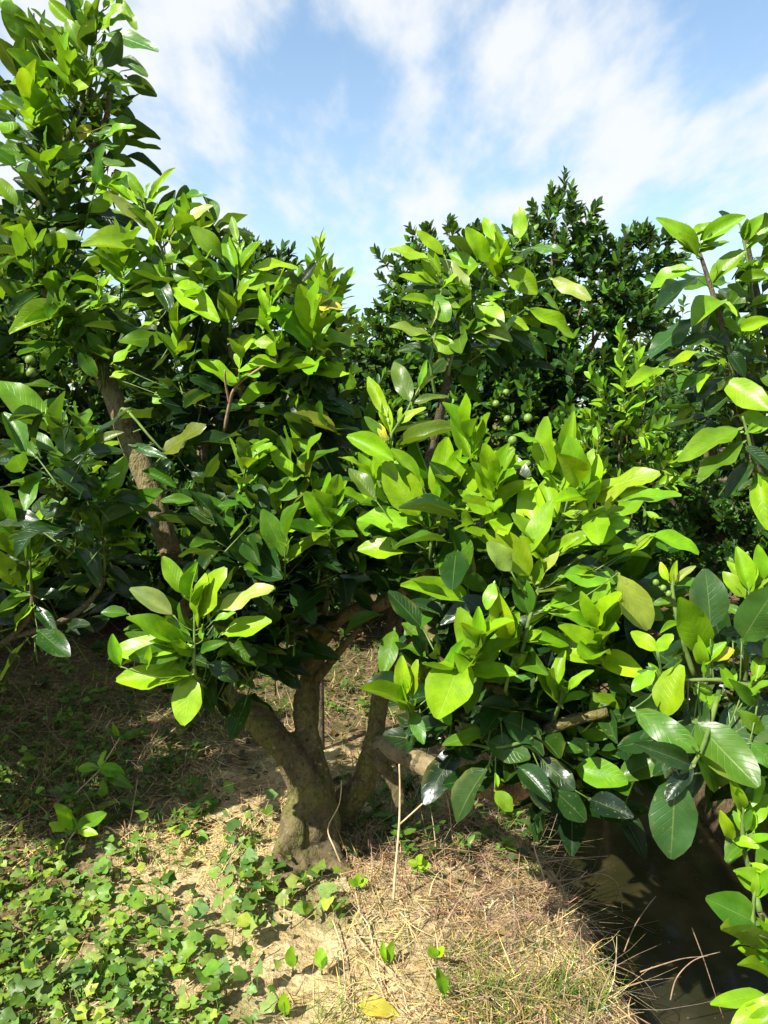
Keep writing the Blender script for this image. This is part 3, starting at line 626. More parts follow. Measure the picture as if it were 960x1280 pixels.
# ================================================================== NEIGHBOUR PLANTS AT CLOSE RANGE
def left_sapling():
    base = P(-150, 830, 2.6); base.z = ground_z(base.x, base.y)
    T = Tree('citrus_sapling', 'leafy citrus sapling with thin green stems under the long leaning limb', base, cat='sapling')
    a = Acc(); b0 = Vector(base)
    tube(a, [b0 - Vector((0, 0, .05)), b0 + Vector((.02, 0, .25)), P(-60, 850, 2.5), P(10, 800, 2.45), P(40, 760, 2.4), P(35, 700, 2.36)], [.02, .018, .014, .011, .009, .006], 7, 4, .1); T.part(a, 'stem', M_BARK2)
    a = Acc(); tube(a, [P(14, 797, 2.45), P(90, 770, 2.44), P(132, 720, 2.42), P(128, 650, 2.4)], [.011, .010, .008, .006], 7, 4, .1); T.part(a, 'stem', M_BARK2)
    T.shoot(2.3, [(40, 745, .1), (38, 715), (36, 670)],
        "45 682 96 625 .34 y;52 650 89 618 .45 m;20 690 -2 612 .5 l;22 730 -6 688 .5 y;35 747 -4 766 .45 y;37 727 73 690 .3 l;50 790 86 822 .6 d;30 700 10 650 .4 m;40 740 80 745 .4 d;40 760 8 790 .4 l;42 700 60 660 .4 l;36 690 30 640 .35;45 760 70 790 .4 d;28 740 -10 730 .4 m")
    T.shoot(2.32, [(128, 650, .1), (112, 610), (108, 585), (100, 555)],
        "60 530 -3 473 .42 l;70 550 62 503 .56 l;105 580 79 540 .62 m;108 570 115 534 .5 l;105 602 59 575 .42 l;112 577 146 545 .4 y;140 615 158 570 .5 l;110 600 130 575 .4 l;120 560 150 535 .4 o;100 560 130 530 .4 m;115 600 90 570 .4 m;125 610 150 590 .4 d")
    T.shoot(2.32, [(132, 722, .1), (130, 690), (126, 650), (120, 625)],
        "145 682 201 611 .56 m;135 680 176 660 .32;122 667 98 638 .45;135 722 71 733 .28 d;130 650 105 610 .36 l;125 640 150 605 .4 y;130 700 160 690 .4 m;128 690 95 670 .4 m;132 710 165 730 .4 d;120 640 135 600 .35 l;126 670 110 700 .4 d;140 700 190 705 .3 d")
    T.fill(90, 660, 2.5, 90, 90, .15, 60, .13, 'ddm'); T.fill(50, 770, 2.5, 70, 40, .15, 34, .13, 'dk'); T.fill(-80, 760, 2.5, 90, 90, .15, 60, .13, 'dm'); T.fill(95, 640, 2.2, 50, 60, .1, 40, .13, 'mdd'); T.fill(70, 560, 2.1, 50, 50, .1, 30, .13, 'md')
    T.finish(LEAVES, LEAF_ME, M_FOL)
left_sapling()

def right_tree():
    base = Vector((1.78, 2.75, 0)); base.z = ground_z(base.x, base.y)
    T = Tree('citrus_tree', 'upright citrus tree with rounded lime leaves on dark stems against the sky', base, 'citrus trees by the ditch')
    a = Acc(); tube(a, [base - Vector((0, 0, .1)), base + Vector((-.05, -.05, .35)), base + Vector((-.25, -.2, .75)), P(985, 640, 2.35)], [.07, .06, .045, .03], 10, 4, .12); T.part(a, 'trunk', M_BARK)
    a = Acc(); tube(a, [P(985, 645, 2.35), P(950, 600, 2.3), P(930, 530, 2.25), P(917, 470, 2.22), P(905, 415, 2.2), P(892, 370, 2.2), P(875, 317, 2.2)], [.022, .016, .013, .011, .009, .007, .005], 8, 4, .1); T.part(a, 'limb', M_BARK2)
    a = Acc(); tube(a, [P(985, 645, 2.35), P(990, 560, 2.4), P(965, 450, 2.4), P(945, 360, 2.4), P(932, 290, 2.4)], [.022, .016, .012, .009, .005], 8, 4, .1); T.part(a, 'limb', M_BARK2)
    T.shoot(2.2, [(917, 470), (905, 415), (892, 370), (875, 317)],
        "872 315 823 267 .3;867 290 894 277 .5;880 300 933 269 .36;875 310 913 300 .4;860 335 809 356 .46;868 350 819 386 .46 d;900 378 866 403 .8;895 350 933 312 .5 l;862 402 811 440 .46 g;870 440 836 461 .36 y;830 462 781 483 .34;865 465 850 491 .72 m;908 478 962 516 .5;"
        "925 520 965 532 .5;870 320 850 290 .35;900 400 930 420 .45 l;885 420 850 430 .5 d;900 450 860 470 .5 d;910 440 935 470 .45 d;905 470 870 500 .5 d;890 430 910 400 .5 m;912 430 880 415 .5 d;915 490 880 520 .5 d")
    T.shoot(2.15, [(945, 590), (935, 545), (928, 520)], "920 538 845 576 .35 l;926 555 869 600 .36 m;930 560 965 590 .4 d;935 540 970 520 .4 l;940 580 905 620 .4 d;945 590 970 640 .4 m;950 600 958 660 .4 l")
    T.shoot(2.3, [(955, 480), (945, 400), (935, 330), (925, 280)],
        "915 275 899 264 .7 d;925 290 947 290 .6 y;930 452 965 450 .4 d;925 412 965 400 .42;940 382 968 371 .45;925 350 965 345 .42 l;942 438 958 447 .55 Y;935 310 965 285 .4;930 300 955 268 .4;928 330 905 318 .5 l;940 340 975 320 .4;935 370 910 355 .5 m;945 400 975 420 .4 l;940 430 915 450 .5 d;948 470 975 490 .4 m;930 380 900 400 .4 m")
    T.fill(915, 450, 2.45, 60, 90, .15, 60, .14, 'ddmk'); T.fill(930, 350, 2.45, 45, 60, .15, 30, .14, 'ddm'); T.fill(985, 560, 2.4, 40, 80, .2, 40, .14, 'dm'); T.fill(1040, 430, 2.5, 70, 160, .3, 80, .14, 'dml')
    T.finish(LEAVES, LEAF_ME, M_FOL)
right_tree()

def ditch_tree():
    base = Vector((1.72, 1.55, 0)); base.z = ground_z(base.x, base.y)
    T = Tree('citrus_tree', 'citrus tree with large glossy dark leaves hanging over the dark ditch water', base, 'citrus trees by the ditch')
    a = Acc(); tube(a, [base - Vector((0, 0, .1)), base + Vector((-.05, 0, .3)), base + Vector((-.2, -.05, .65)), P(1080, 830, 1.6)], [.06, .05, .04, .028], 10, 4, .12); T.part(a, 'trunk', M_BARK)
    a = Acc(); tube(a, [P(1090, 840, 1.6), P(1010, 850, 1.52), P(950, 860, 1.5), P(900, 850, 1.48), P(850, 860, 1.5)], [.028, .014, .010, .008, .005], 8, 4, .1); T.part(a, 'limb', M_BARK2)
    a = Acc(); tube(a, [base + Vector((-.05, 0, .3)), P(1050, 1150, 1.45), P(985, 1180, 1.38), P(950, 1140, 1.36)], [.04, .02, .012, .006], 8, 4, .1); T.part(a, 'limb', M_BARK2)
    T.shoot(1.46, [(950, 860), (900, 850), (870, 850), (830, 850)],
        "880 812 851 750 .56;888 782 884 710 .6 g;930 797 966 733 .6 g;820 812 788 790 .5;822 812 839 792 .6;817 840 789 863 .5;832 893 850 830 .62;920 802 970 818 .66 d;892 826 918 811 .7 Y;945 848 951 817 .5 l;905 925 972 878 .72 g;867 860 901 883 .36;862 912 876 868 .5 d;"
        "797 890 874 941 .34 m;873 906 947 988 .46 m;880 830 905 800 .4 l;930 870 965 850 .3 l;940 880 915 850 .4 m;900 870 870 890 .4 m;850 870 820 900 .45 d;915 860 900 830 .4 l;925 890 960 920 .4 m;880 880 850 950 .4 d;845 860 810 850 .4 l;940 930 975 960 .5 m;955 820 985 790 .5 l")
    T.shoot(1.5, [(930, 870, .05), (935, 800), (936, 750), (936, 730)], "935 735 921 682 .4;930 745 904 714 .46;955 722 947 681 .4;940 740 975 700 .4;938 760 980 750 .4 l;930 770 905 755 .4 m;935 790 900 790 .4 d")
    T.shoot(1.52, [(870, 850, .02), (850, 790), (841, 740), (842, 722)], "835 725 824 702 .4;847 727 869 704 .32 p;842 730 846 700 .3;840 750 815 755 .4 m;845 770 870 775 .4 l;848 780 825 790 .4 l")
    T.shoot(1.34, [(900, 860, .14), (880, 930, .05), (862, 960), (846, 968)], "844 975 839 1082 .50 g;860 955 800 930 .4 d;870 940 905 990 .45 m;865 960 830 1000 .4 k")
    T.shoot(1.38, [(950, 1140, -.02), (941, 1102), (930, 1060), (928, 1020), (930, 990)],
        "915 1048 902 1018 .45 y;918 1050 948 1056 .45 y;941 1037 925 996 .45 y;940 1030 960 990 .45 y;955 1100 922 1088 .5 l;935 1060 965 1040 .4 l;930 1050 905 1075 .4 m;928 1010 915 975 .4 l;940 1080 970 1100 .4;932 1010 955 970 .4 l")
    T.shoot(1.3, [(985, 1180, .06), (955, 1170), (941, 1155), (944, 1110)],
        "942 1152 882 1122 .62 m;965 1200 902 1156 .4;965 1226 928 1196 .36;955 1244 888 1254 .3;968 1250 912 1284 .36;960 1180 930 1140 .4 l;970 1200 950 1160 .4;970 1260 930 1290 .4 l;975 1215 990 1170 .4;965 1270 900 1300 .4 m;945 1120 968 1085 .4 l")
    for (fx, fy) in ((820, 728), (829, 735), (836, 742)):
        a = Acc(); c = P(fx, fy, 1.5); sphere_into(a, c, .0065); T.part(a, 'fruitlet', M_FRUIT)
    tube(T.twigs, [P(845, 760, 1.52), P(836, 745, 1.5), P(820, 730, 1.5)], [.002, .002, .0015], 4, 2)
    T.fill(900, 860, 1.62, 80, 90, .08, 45, .13, 'dddm'); T.fill(985, 950, 1.6, 40, 120, .1, 40, .14, 'dm'); T.fill(1060, 900, 1.6, 80, 160, .2, 60, .14, 'dml'); T.fill(860, 900, 1.6, 50, 40, .06, 20, .12, 'ddk')
    T.finish(LEAVES, LEAF_ME, M_FOL)
def sphere_into(acc, c, r, seg=10, rings=6):
    V = [(c.x, c.y, c.z - r)]; F = []
    for i in range(1, rings):
        th = math.pi * i / rings
        for k in range(seg): V.append((c.x + r * math.sin(th) * math.cos(2 * math.pi * k / seg), c.y + r * math.sin(th) * math.sin(2 * math.pi * k / seg), c.z - r * math.cos(th)))
    V.append((c.x, c.y, c.z + r)); e = len(V) - 1
    for k in range(seg):
        F.append((0, 1 + (k + 1) % seg, 1 + k)); F.append((e, 1 + (rings - 2) * seg + k, 1 + (rings - 2) * seg + (k + 1) % seg))
        for i in range(rings - 2): F.append((1 + i * seg + k, 1 + i * seg + (k + 1) % seg, 1 + (i + 1) * seg + (k + 1) % seg, 1 + (i + 1) * seg + k))
    acc.add(V, F)
ditch_tree()

# ================================================================== TREES BEHIND
FRUIT_ME = None
def back_tree(label, bpx, depth, blobs, nspr, per, L, tints, fruits=0, spire=None, limit=300, group='citrus trees of the next row', trunk_r=.07, sprigs=(), w=.42):
    global FRUIT_ME
    base = P(bpx, 640, depth); base.z = ground_z(base.x, base.y) if base.y < 80 else 0
    T = Tree('citrus_tree', label, base, group); rs = T.rs
    cs = [(P(x, y, depth + dd), rx / FPX * depth, ry / FPX * depth, rz) for x, y, dd, rx, ry, rz in blobs]
    top = max(cs, key=lambda c: c[0].z)[0]
    a = Acc(); mid = base.lerp(top, .4); mid.x = base.x; tube(a, [base - Vector((0, 0, .1)), base.lerp(mid, .6), mid, top], [trunk_r * 1.2, trunk_r, trunk_r * .8, trunk_r * .3], 9, 4, .12); T.part(a, 'trunk', M_BARK2)
    for c in cs:
        a = Acc(); s0 = base.lerp(mid, rs.uniform(.5, 1)); tube(a, [s0, s0.lerp(c[0], .5) + Vector((0, 0, .1)), c[0] + Vector((0, 0, c[2] * .5))], [trunk_r * .6, trunk_r * .4, trunk_r * .15], 7, 4, .1); T.part(a, 'limb', M_BARK2)
    wts = [c[1] * c[2] + c[1] * c[3] for c in cs]
    fr = []
    for _ in range(nspr):
        c = rs.choices(cs, wts)[0]
        u = Vector((rs.gauss(0, 1), rs.gauss(0, 1), rs.gauss(0, 1))).normalized()
        rad = rs.uniform(.55, 1.0) ** .5 * (1 + .36 * mnoise.noise(u * 3.1 + c[0]))
        p = c[0] + RGT * (u.x * c[1] * rad) + UPV * (u.z * c[2] * rad) + FWD * (u.y * c[3] * rad)
        if p.z < .08: continue
        ax = (u + Vector((0, 0, .45))).normalized() * L * rs.uniform(.9, 1.7)
        T.sprig(p - ax * .5, p + ax * .5, per, L, tints, w, .004)
        fr.append((p, u))
    if spire:
        pts = [P(x, y, depth - .1) for x, y in spire]
        for i in range(len(pts) - 1): T.sprig(pts[i], pts[i + 1], 14, L * .9, tints, .45, .006, .8)
    for (x0, y0, x1, y1, dd, n, LL, tt) in sprigs:
        T.sprig(P(x0, y0, depth + dd), P(x1, y1, depth + dd), n, LL, tt, .44, .006, .95)
    fr.sort(key=lambda q: q[0].y)
    for p, u in fr[:fruits * 3:3]:
        if FRUIT_ME is None:
            a = Acc(); sphere_into(a, Vector((0, 0, 0)), 1, 12, 8); FRUIT_ME = bpy.data.meshes.new('fruit'); FRUIT_ME.from_pydata(a.v[0].tolist(), [], a.f); FRUIT_ME.materials.append(M_FRUIT); smooth(FRUIT_ME)
        o = link('fruit', FRUIT_ME, T.root); r = rs.uniform(.028, .04); o.scale = (r, r, r * 1.05)
        o.location = p + u * .12 - Vector((0, 0, .06)) - T.root.location
    T.finish(SMALL, SMALL_ME, M_SFOL, limit, M_BARK2)
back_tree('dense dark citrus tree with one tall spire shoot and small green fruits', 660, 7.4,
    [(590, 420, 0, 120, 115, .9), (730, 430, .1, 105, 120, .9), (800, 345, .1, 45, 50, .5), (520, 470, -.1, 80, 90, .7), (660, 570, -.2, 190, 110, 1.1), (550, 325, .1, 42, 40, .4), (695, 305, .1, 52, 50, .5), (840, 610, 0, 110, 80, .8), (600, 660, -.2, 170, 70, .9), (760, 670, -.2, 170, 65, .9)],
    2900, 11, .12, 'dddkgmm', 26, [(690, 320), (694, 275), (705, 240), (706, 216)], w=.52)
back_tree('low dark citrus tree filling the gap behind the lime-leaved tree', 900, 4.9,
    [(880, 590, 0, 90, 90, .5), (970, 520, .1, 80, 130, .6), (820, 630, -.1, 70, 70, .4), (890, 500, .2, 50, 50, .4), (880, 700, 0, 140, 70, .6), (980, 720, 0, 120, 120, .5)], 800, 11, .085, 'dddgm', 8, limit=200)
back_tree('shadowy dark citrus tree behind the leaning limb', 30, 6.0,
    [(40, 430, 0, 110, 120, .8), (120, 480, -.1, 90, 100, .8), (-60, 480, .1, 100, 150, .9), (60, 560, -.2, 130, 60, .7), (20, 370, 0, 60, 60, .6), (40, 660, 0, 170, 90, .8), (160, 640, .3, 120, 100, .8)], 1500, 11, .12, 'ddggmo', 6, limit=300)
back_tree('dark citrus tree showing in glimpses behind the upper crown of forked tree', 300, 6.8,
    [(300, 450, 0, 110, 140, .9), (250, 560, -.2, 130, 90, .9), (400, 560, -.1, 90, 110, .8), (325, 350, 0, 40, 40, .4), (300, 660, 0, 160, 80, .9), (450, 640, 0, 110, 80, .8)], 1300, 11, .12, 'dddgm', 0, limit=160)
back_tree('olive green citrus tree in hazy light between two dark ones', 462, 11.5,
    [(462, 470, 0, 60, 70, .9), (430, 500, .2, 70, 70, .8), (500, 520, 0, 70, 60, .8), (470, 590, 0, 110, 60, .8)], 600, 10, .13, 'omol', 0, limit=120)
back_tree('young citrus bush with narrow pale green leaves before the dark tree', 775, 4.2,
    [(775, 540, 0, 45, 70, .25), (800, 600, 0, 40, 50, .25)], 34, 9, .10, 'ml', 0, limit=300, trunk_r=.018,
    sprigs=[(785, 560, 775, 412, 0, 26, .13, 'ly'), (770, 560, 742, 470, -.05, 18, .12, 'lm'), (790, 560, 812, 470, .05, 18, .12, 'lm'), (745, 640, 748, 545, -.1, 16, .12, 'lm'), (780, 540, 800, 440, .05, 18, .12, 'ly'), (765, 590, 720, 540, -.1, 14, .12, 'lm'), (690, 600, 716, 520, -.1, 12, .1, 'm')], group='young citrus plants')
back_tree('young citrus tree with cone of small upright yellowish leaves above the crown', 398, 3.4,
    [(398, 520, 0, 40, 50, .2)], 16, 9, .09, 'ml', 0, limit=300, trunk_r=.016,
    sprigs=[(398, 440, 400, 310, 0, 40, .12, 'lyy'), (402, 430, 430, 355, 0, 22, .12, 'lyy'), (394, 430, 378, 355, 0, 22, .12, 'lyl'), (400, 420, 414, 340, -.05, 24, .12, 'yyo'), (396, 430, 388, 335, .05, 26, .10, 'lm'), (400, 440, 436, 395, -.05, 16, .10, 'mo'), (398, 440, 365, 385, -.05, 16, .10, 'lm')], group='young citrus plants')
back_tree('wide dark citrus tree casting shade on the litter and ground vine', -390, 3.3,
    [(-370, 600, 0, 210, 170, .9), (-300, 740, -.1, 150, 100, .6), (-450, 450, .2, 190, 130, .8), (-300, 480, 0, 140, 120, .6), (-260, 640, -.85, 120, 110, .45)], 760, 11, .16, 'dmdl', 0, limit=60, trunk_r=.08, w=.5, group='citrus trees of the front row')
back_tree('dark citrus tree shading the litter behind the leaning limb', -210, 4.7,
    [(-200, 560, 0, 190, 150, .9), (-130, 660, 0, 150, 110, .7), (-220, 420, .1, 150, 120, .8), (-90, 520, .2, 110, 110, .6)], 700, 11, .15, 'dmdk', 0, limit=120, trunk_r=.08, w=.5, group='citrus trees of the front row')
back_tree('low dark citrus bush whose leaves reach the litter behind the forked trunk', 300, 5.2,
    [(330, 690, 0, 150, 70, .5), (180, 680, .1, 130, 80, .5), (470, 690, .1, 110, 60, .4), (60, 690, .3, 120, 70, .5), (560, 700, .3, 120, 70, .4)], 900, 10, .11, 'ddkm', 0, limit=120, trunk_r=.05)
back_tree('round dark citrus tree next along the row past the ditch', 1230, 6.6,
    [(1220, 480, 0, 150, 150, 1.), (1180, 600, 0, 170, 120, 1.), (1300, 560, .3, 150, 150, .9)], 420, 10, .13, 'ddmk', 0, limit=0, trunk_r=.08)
for i, (px, d, rx, ry, lab) in enumerate([(440, 26, 40, 42, 'far hazy citrus tree closing the gap on the horizon'), (390, 30, 60, 40, 'far round citrus tree low on the horizon'), (520, 24, 60, 50, 'far citrus tree hidden low behind the dark spire tree'), (850, 15, 70, 75, 'far citrus tree behind the low dark one'), (-20, 14, 100, 110, 'far citrus tree in shade behind the leaning limb'), (140, 13, 90, 90, 'far dim citrus tree behind shaded litter'), (600, 11, 100, 90, 'far citrus tree glimpsed under the dark spire tree'), (740, 11.5, 100, 90, 'far citrus tree glimpsed behind the narrow-leaved bush'), (300, 12, 110, 90, 'far citrus tree glimpsed through the upper crown')]):
    back_tree(lab, px, d, [(px, 520 - ry * .75, 0, rx, ry, rx / FPX * d), (px + 20, 515, 0, rx * 1.1, ry * .6, rx / FPX * d)], 300, 8, .014 * d, 'gomd', 0, limit=0, trunk_r=.1, group='far orchard trees')

# ================================================================== GROUND COVER
def vine_shape(seed, lob=5):
    rs = random.Random(seed); V = [(0, .42, .0)]; N = 15
    for k in range(N):
        a = -math.pi / 2 + 2 * math.pi * (k + .5) / N
        r = .5 * (1 + .17 * math.cos(lob * (a - math.pi / 2)) + rs.uniform(-.05, .05))
        x, y = r * math.cos(a), .46 + r * math.sin(a)
        if k in (0, N - 1): y += .16
        V.append((x, y, .26 * abs(x) + rs.uniform(-.06, .06) - .30 * (y - .4) ** 2))
    F = [(0, 1 + k, 1 + (k + 1) % N) for k in range(N)]
    return np.array(V, dtype=np.float32), F, np.array([(x + .5, y) for x, y, z in V], dtype=np.float32)
VINE = [vine_shape(i, 3 if i % 2 else 5) for i in range(6)]
VINE_ME = [shape_mesh('vine_leaf', s, M_SLEAF) for s in VINE]
def ground_vine():
    base = ground_hit(170, 1180)
    T = Tree('creeping_vine', 'creeping vine with lobed pale green leaves carpeting the bank before the forked trunk', base, cat='vine'); rs = T.rs
    def dens(px, py):
        edge = 250 + 60 * math.sin(py * .021) - max(0, py - 1200) * .3
        d = 1 / (1 + math.exp((px - edge) / 28)); d *= 1 / (1 + math.exp((1058 + 14 * math.sin(px * .05) - py) / 12))
        d = max(d, .95 * math.exp(-(((px - 315) / 38) ** 2 + ((py - 1110) / 62) ** 2)), .6 * math.exp(-(((px - 385) / 55) ** 2 + ((py - 1122) / 22) ** 2)), .55 * math.exp(-(((px - 405) / 24) ** 2 + ((py - 1150) / 24) ** 2)), .3 * math.exp(-(((px - 250) / 60) ** 2 + ((py - 1020) / 25) ** 2)), .34 * math.exp(-(((px - 20) / 110) ** 2 + ((py - 990) / 60) ** 2)))
        return d * (.45 + .75 * (mnoise.noise(Vector((px * .02, py * .03, 3))) + .45))
    n = 0; spots = []
    for _ in range(9000):
        px, py = rs.uniform(-60, 460), rs.uniform(900, 1330)
        if rs.random() < dens(px, py): spots.append((px, py))
    for px, py in spots[:1700]:
        g = ground_hit(px, py); h = rs.uniform(.008, .065)
        d = Vector((rs.gauss(0, 1), rs.gauss(-.2, 1), rs.gauss(0, .25))); nn = Vector((rs.gauss(-.25, .55), rs.gauss(-.3, .55), 1))
        L = rs.choice((.020, .027, .034, .041, .050) if n % 5 < 3 else (.012, .016, .020)) * rs.uniform(.85, 1.15)
        t = rs.choice(('l', 'l', 'm', 'y', 'm', 'V', 'V')); c = {'V': (.15, .235, .055), 'y': (.21, .30, .04), 'l': (.12, .215, .03), 'm': (.06, .125, .02)}[t]
        T.leaf(g + Vector((0, 0, h)), d, nn, L, 1.0, jit_tint(c, rs, .2))
        n += 1
        if rs.random() < .5: tube(T.twigs, [g + Vector((rs.gauss(0, .01), rs.gauss(0, .01), -.005)), g + Vector((0, 0, h))], [.0012, .001], 3, 1)
    for _ in range(34):
        x, y = rs.uniform(-40, 330), rs.uniform(1050, 1290); pts = []
        an = rs.uniform(0, 6.3)
        for k in range(5):
            g = ground_hit(x, y); pts.append(g + Vector((0, 0, rs.uniform(.01, .03)))); an += rs.gauss(0, .5); x += 22 * math.cos(an); y += 14 * math.sin(an)
        tube(T.twigs, pts, [.0018] * 5, 4, 3)
    T.finish(VINE, VINE_ME, M_SFOL, 300)
ground_vine()

def blades(name, regions, n, lmin, lmax, wid, tints, mat, lie, seed, lift=.02):
    rs = random.Random(seed); acc = Acc()
    tot = sum(r[4] for r in regions)
    for (x0, y0, x1, y1, wt) in regions:
        for _ in range(int(n * wt / tot)):
            px, py = rs.uniform(x0, x1), rs.uniform(y0, y1)
            if mnoise.noise(Vector((px * .018, py * .026, seed))) + rs.uniform(-.28, .4) < -.03: continue
            if name == 'dry_straw' and rs.random() < .93 * math.exp(-(((px - 335) / 105) ** 2 + ((py - 1220) / 62) ** 2)) + .75 * math.exp(-(((px - 590) / 60) ** 2 + ((py - 1205) / 40) ** 2)): continue
            g = ground_hit(px, py)
            if g.z < WATER_Z + .02: continue
            L = rs.uniform(lmin, lmax); an = rs.uniform(0, 6.28); el = rs.gauss(lie, .22) if lie < .5 else rs.gauss(lie, .3)
            d = Vector((math.cos(an) * math.cos(el), math.sin(an) * math.cos(el), math.sin(el)))
            sd = Vector((-math.sin(an), math.cos(an), 0)); w = wid * rs.uniform(.6, 1.4); bend = Vector((rs.gauss(0, .25), rs.gauss(0, .25), rs.gauss(-.15, .25))) * L
            b = g + Vector((0, 0, rs.uniform(0, lift)))
            V = []
            for k in range(4):
                t = k / 3; p = b + d * (L * t) + bend * (t * t); ww = w * (1 - .75 * t)
                gz = ground_z(p.x, p.y) + .003
                if p.z < gz: p.z = gz + rs.uniform(0, .006)
                V += [tuple(p + sd * ww), tuple(p - sd * ww)]
            c = rs.choice(tints)
            acc.add(V, [(0, 1, 3, 2), (2, 3, 5, 4), (4, 5, 7, 6)], jit_tint(c, rs, .25))
    o = acc.build(name, mat, kind='stuff'); return o
ST = [(.54, .42, .18), (.60, .49, .24), (.44, .32, .14), (.26, .17, .08), (.50, .37, .17)]
BR = [(.22, .14, .08), (.30, .19, .11), (.15, .09, .05), (.38, .27, .15)]
o = blades('dry_straw', [(170, 890, 420, 1060, 5), (150, 1040, 330, 1100, 1.2), (-40, 800, 220, 1060, 3.4), (420, 1080, 860, 1290, 6), (380, 780, 560, 900, 1.6), (330, 1090, 480, 1290, .6), (-40, 1050, 300, 1290, 1)], 8200, .03, .14, .0015, ST, M_STRAW, .06, 11)
o['label'] = 'pale dry straw and dead grass lying over the sandy soil'; o['category'] = 'straw'
o = blades('dead_brush', [(440, 1020, 800, 1150, 4), (540, 1120, 880, 1290, 4), (0, 860, 250, 1040, 2), (640, 1000, 800, 1160, 5), (430, 940, 680, 1080, 4), (-40, 800, 260, 1040, 3)], 6000, .08, .26, .0014, BR, M_STRAW, .10, 12, .03)
o['label'] = 'brown tangled dead stems along the ditch edge and shaded litter'; o['category'] = 'brush'
o = blades('green_grass', [(560, 1180, 760, 1290, 3.4), (220, 880, 340, 940, 1.3), (-20, 840, 240, 1020, 3.2), (330, 790, 560, 880, 1.), (330, 1260, 460, 1290, .3), (640, 1010, 780, 1120, 1.2), (-40, 800, 260, 1040, 9), (260, 800, 420, 900, 2), (420, 940, 640, 1070, 3), (400, 790, 500, 900, 1)], 10500, .025, .10, .0016, [(.10, .17, .02), (.16, .22, .03), (.07, .12, .02), (.20, .22, .05)], M_GRASS, .8, 13, .0)
o['label'] = 'short green grass blades sprouting through the straw'; o['category'] = 'grass'
o = blades('shade_grass', [(-40, 800, 270, 1050, 5), (250, 800, 420, 890, 1.2), (400, 780, 520, 930, 1.2), (430, 950, 680, 1075, 2.2), (620, 1000, 760, 1090, 1)], 5600, .05, .17, .0026, [(.05, .10, .015), (.08, .14, .02), (.24, .17, .08), (.40, .30, .15), (.16, .11, .05), (.06, .11, .015)], M_GRASS, .45, 17, .0)
o['label'] = 'mixed green and dead grass matted under the trees and limbs'; o['category'] = 'grass'
def undergrowth():
    rs = random.Random(33); acc = Acc()
    for (x0, y0, x1, y1, n) in [(-60, 800, 250, 1045, 210), (250, 800, 520, 900, 70), (430, 960, 690, 1080, 60), (680, 1010, 780, 1120, 20)]:
        for _ in range(n):
            g = ground_hit(rs.uniform(x0, x1), rs.uniform(y0, y1))
            if g.z < WATER_Z + .04: continue
            h = rs.uniform(.03, .11); an = rs.uniform(0, 6.3); lean = Vector((rs.gauss(0, .25), rs.gauss(0, .25), 1)).normalized()
            c = rs.choice([(.05, .11, .015), (.08, .16, .02), (.12, .20, .03), (.04, .08, .012)])
            for k in range(rs.randrange(4, 9)):
                an += 2.4; b = g + lean * (h * rs.uniform(.25, 1)); sh = rs.choice(SMALL)
                A = np.array(frame(b, Vector((math.cos(an), math.sin(an), rs.gauss(.3, .3))), Vector((rs.gauss(0, .3), rs.gauss(0, .3), 1)), rs.uniform(.025, .06), rs.uniform(.35, .6)), dtype=np.float32)
                acc.add(sh[0] @ A[:3, :3].T + A[:3, 3], sh[1], jit_tint(c, rs, .2), sh[2])
    o = acc.build('undergrowth', M_SFOL, kind='stuff'); o['label'] = 'low leafy weeds scattered through the shaded litter'; o['category'] = 'weeds'
undergrowth()
def leaf_litter():  # brown leaves strewn to darken the ground where shade falls
    rs = random.Random(21); acc = Acc()
    for (x0, y0, x1, y1, n) in [(-60, 790, 330, 1040, 800), (400, 800, 640, 1075, 500), (560, 1000, 760, 1120, 200), (-60, 700, 700, 800, 500)]:
        for _ in range(n):
            g = ground_hit(rs.uniform(x0, x1), rs.uniform(y0, y1))
            if g.z < WATER_Z + .03: continue
            an = rs.uniform(0, 6.28); sh = rs.choice(SMALL)
            M = frame(g + Vector((0, 0, rs.uniform(.004, .02))), Vector((math.cos(an), math.sin(an), rs.gauss(0, .2))), Vector((rs.gauss(0, .35), rs.gauss(0, .35), 1)), rs.uniform(.025, .06), rs.uniform(.4, .6))
            A = np.array(M, dtype=np.float32)
            acc.add(sh[0] @ A[:3, :3].T + A[:3, 3], sh[1], jit_tint(rs.choice([(.075, .052, .024), (.11, .075, .035), (.05, .035, .018), (.16, .115, .05), (.04, .06, .015)]), rs, .25), sh[2])
    o = acc.build('leaf_litter', M_STRAW, kind='stuff'); o['label'] = 'brown dead leaf litter under the trees, added to deepen the shade'; o['category'] = 'litter'
leaf_litter()
o = blades('far_litter', [(-40, 700, 1000, 800, 3)], 2500, .08, .3, .004, ST + BR, M_STRAW, .1, 14)
o['label'] = 'dry leaf and straw litter on the soil between the far rows'; o['category'] = 'litter'

# ---- weeds and single sprouts
def weed(label, px, py, spec, stem, mat_stem=M_TWIG, h=.03, group=None, shape=None):
    g = ground_hit(px, py); depth = (g - CAMP).dot(FWD)
    T = Tree('weed', label, g, group, 'weed'); rs = T.rs
    a = Acc()
    pts = [g - Vector((0, 0, .02))] + [P(x, y, depth - h) for x, y in stem]
    tube(a, pts, [.003] + [.0024] * (len(pts) - 1), 5, 4); T.part(a, 'stem', mat_stem)
    T.shoot(depth - h, stem if len(stem) > 1 else [(px, py), stem[0]], spec, .002, .0014, comp=False)
    T.finish(LEAVES, LEAF_ME, M_FOL)
weed('weed with two long oval leaves and reddish stem above the vine carpet', 80, 1062, "93 1035 71 1007 .5 l;96 1035 134 1018 .46 l;98 1038 122 1042 .45 y;80 1038 61 1028 .5 y;92 1036 84 1020 .5 m", [(84, 1054), (95, 1038)], M_DRY)
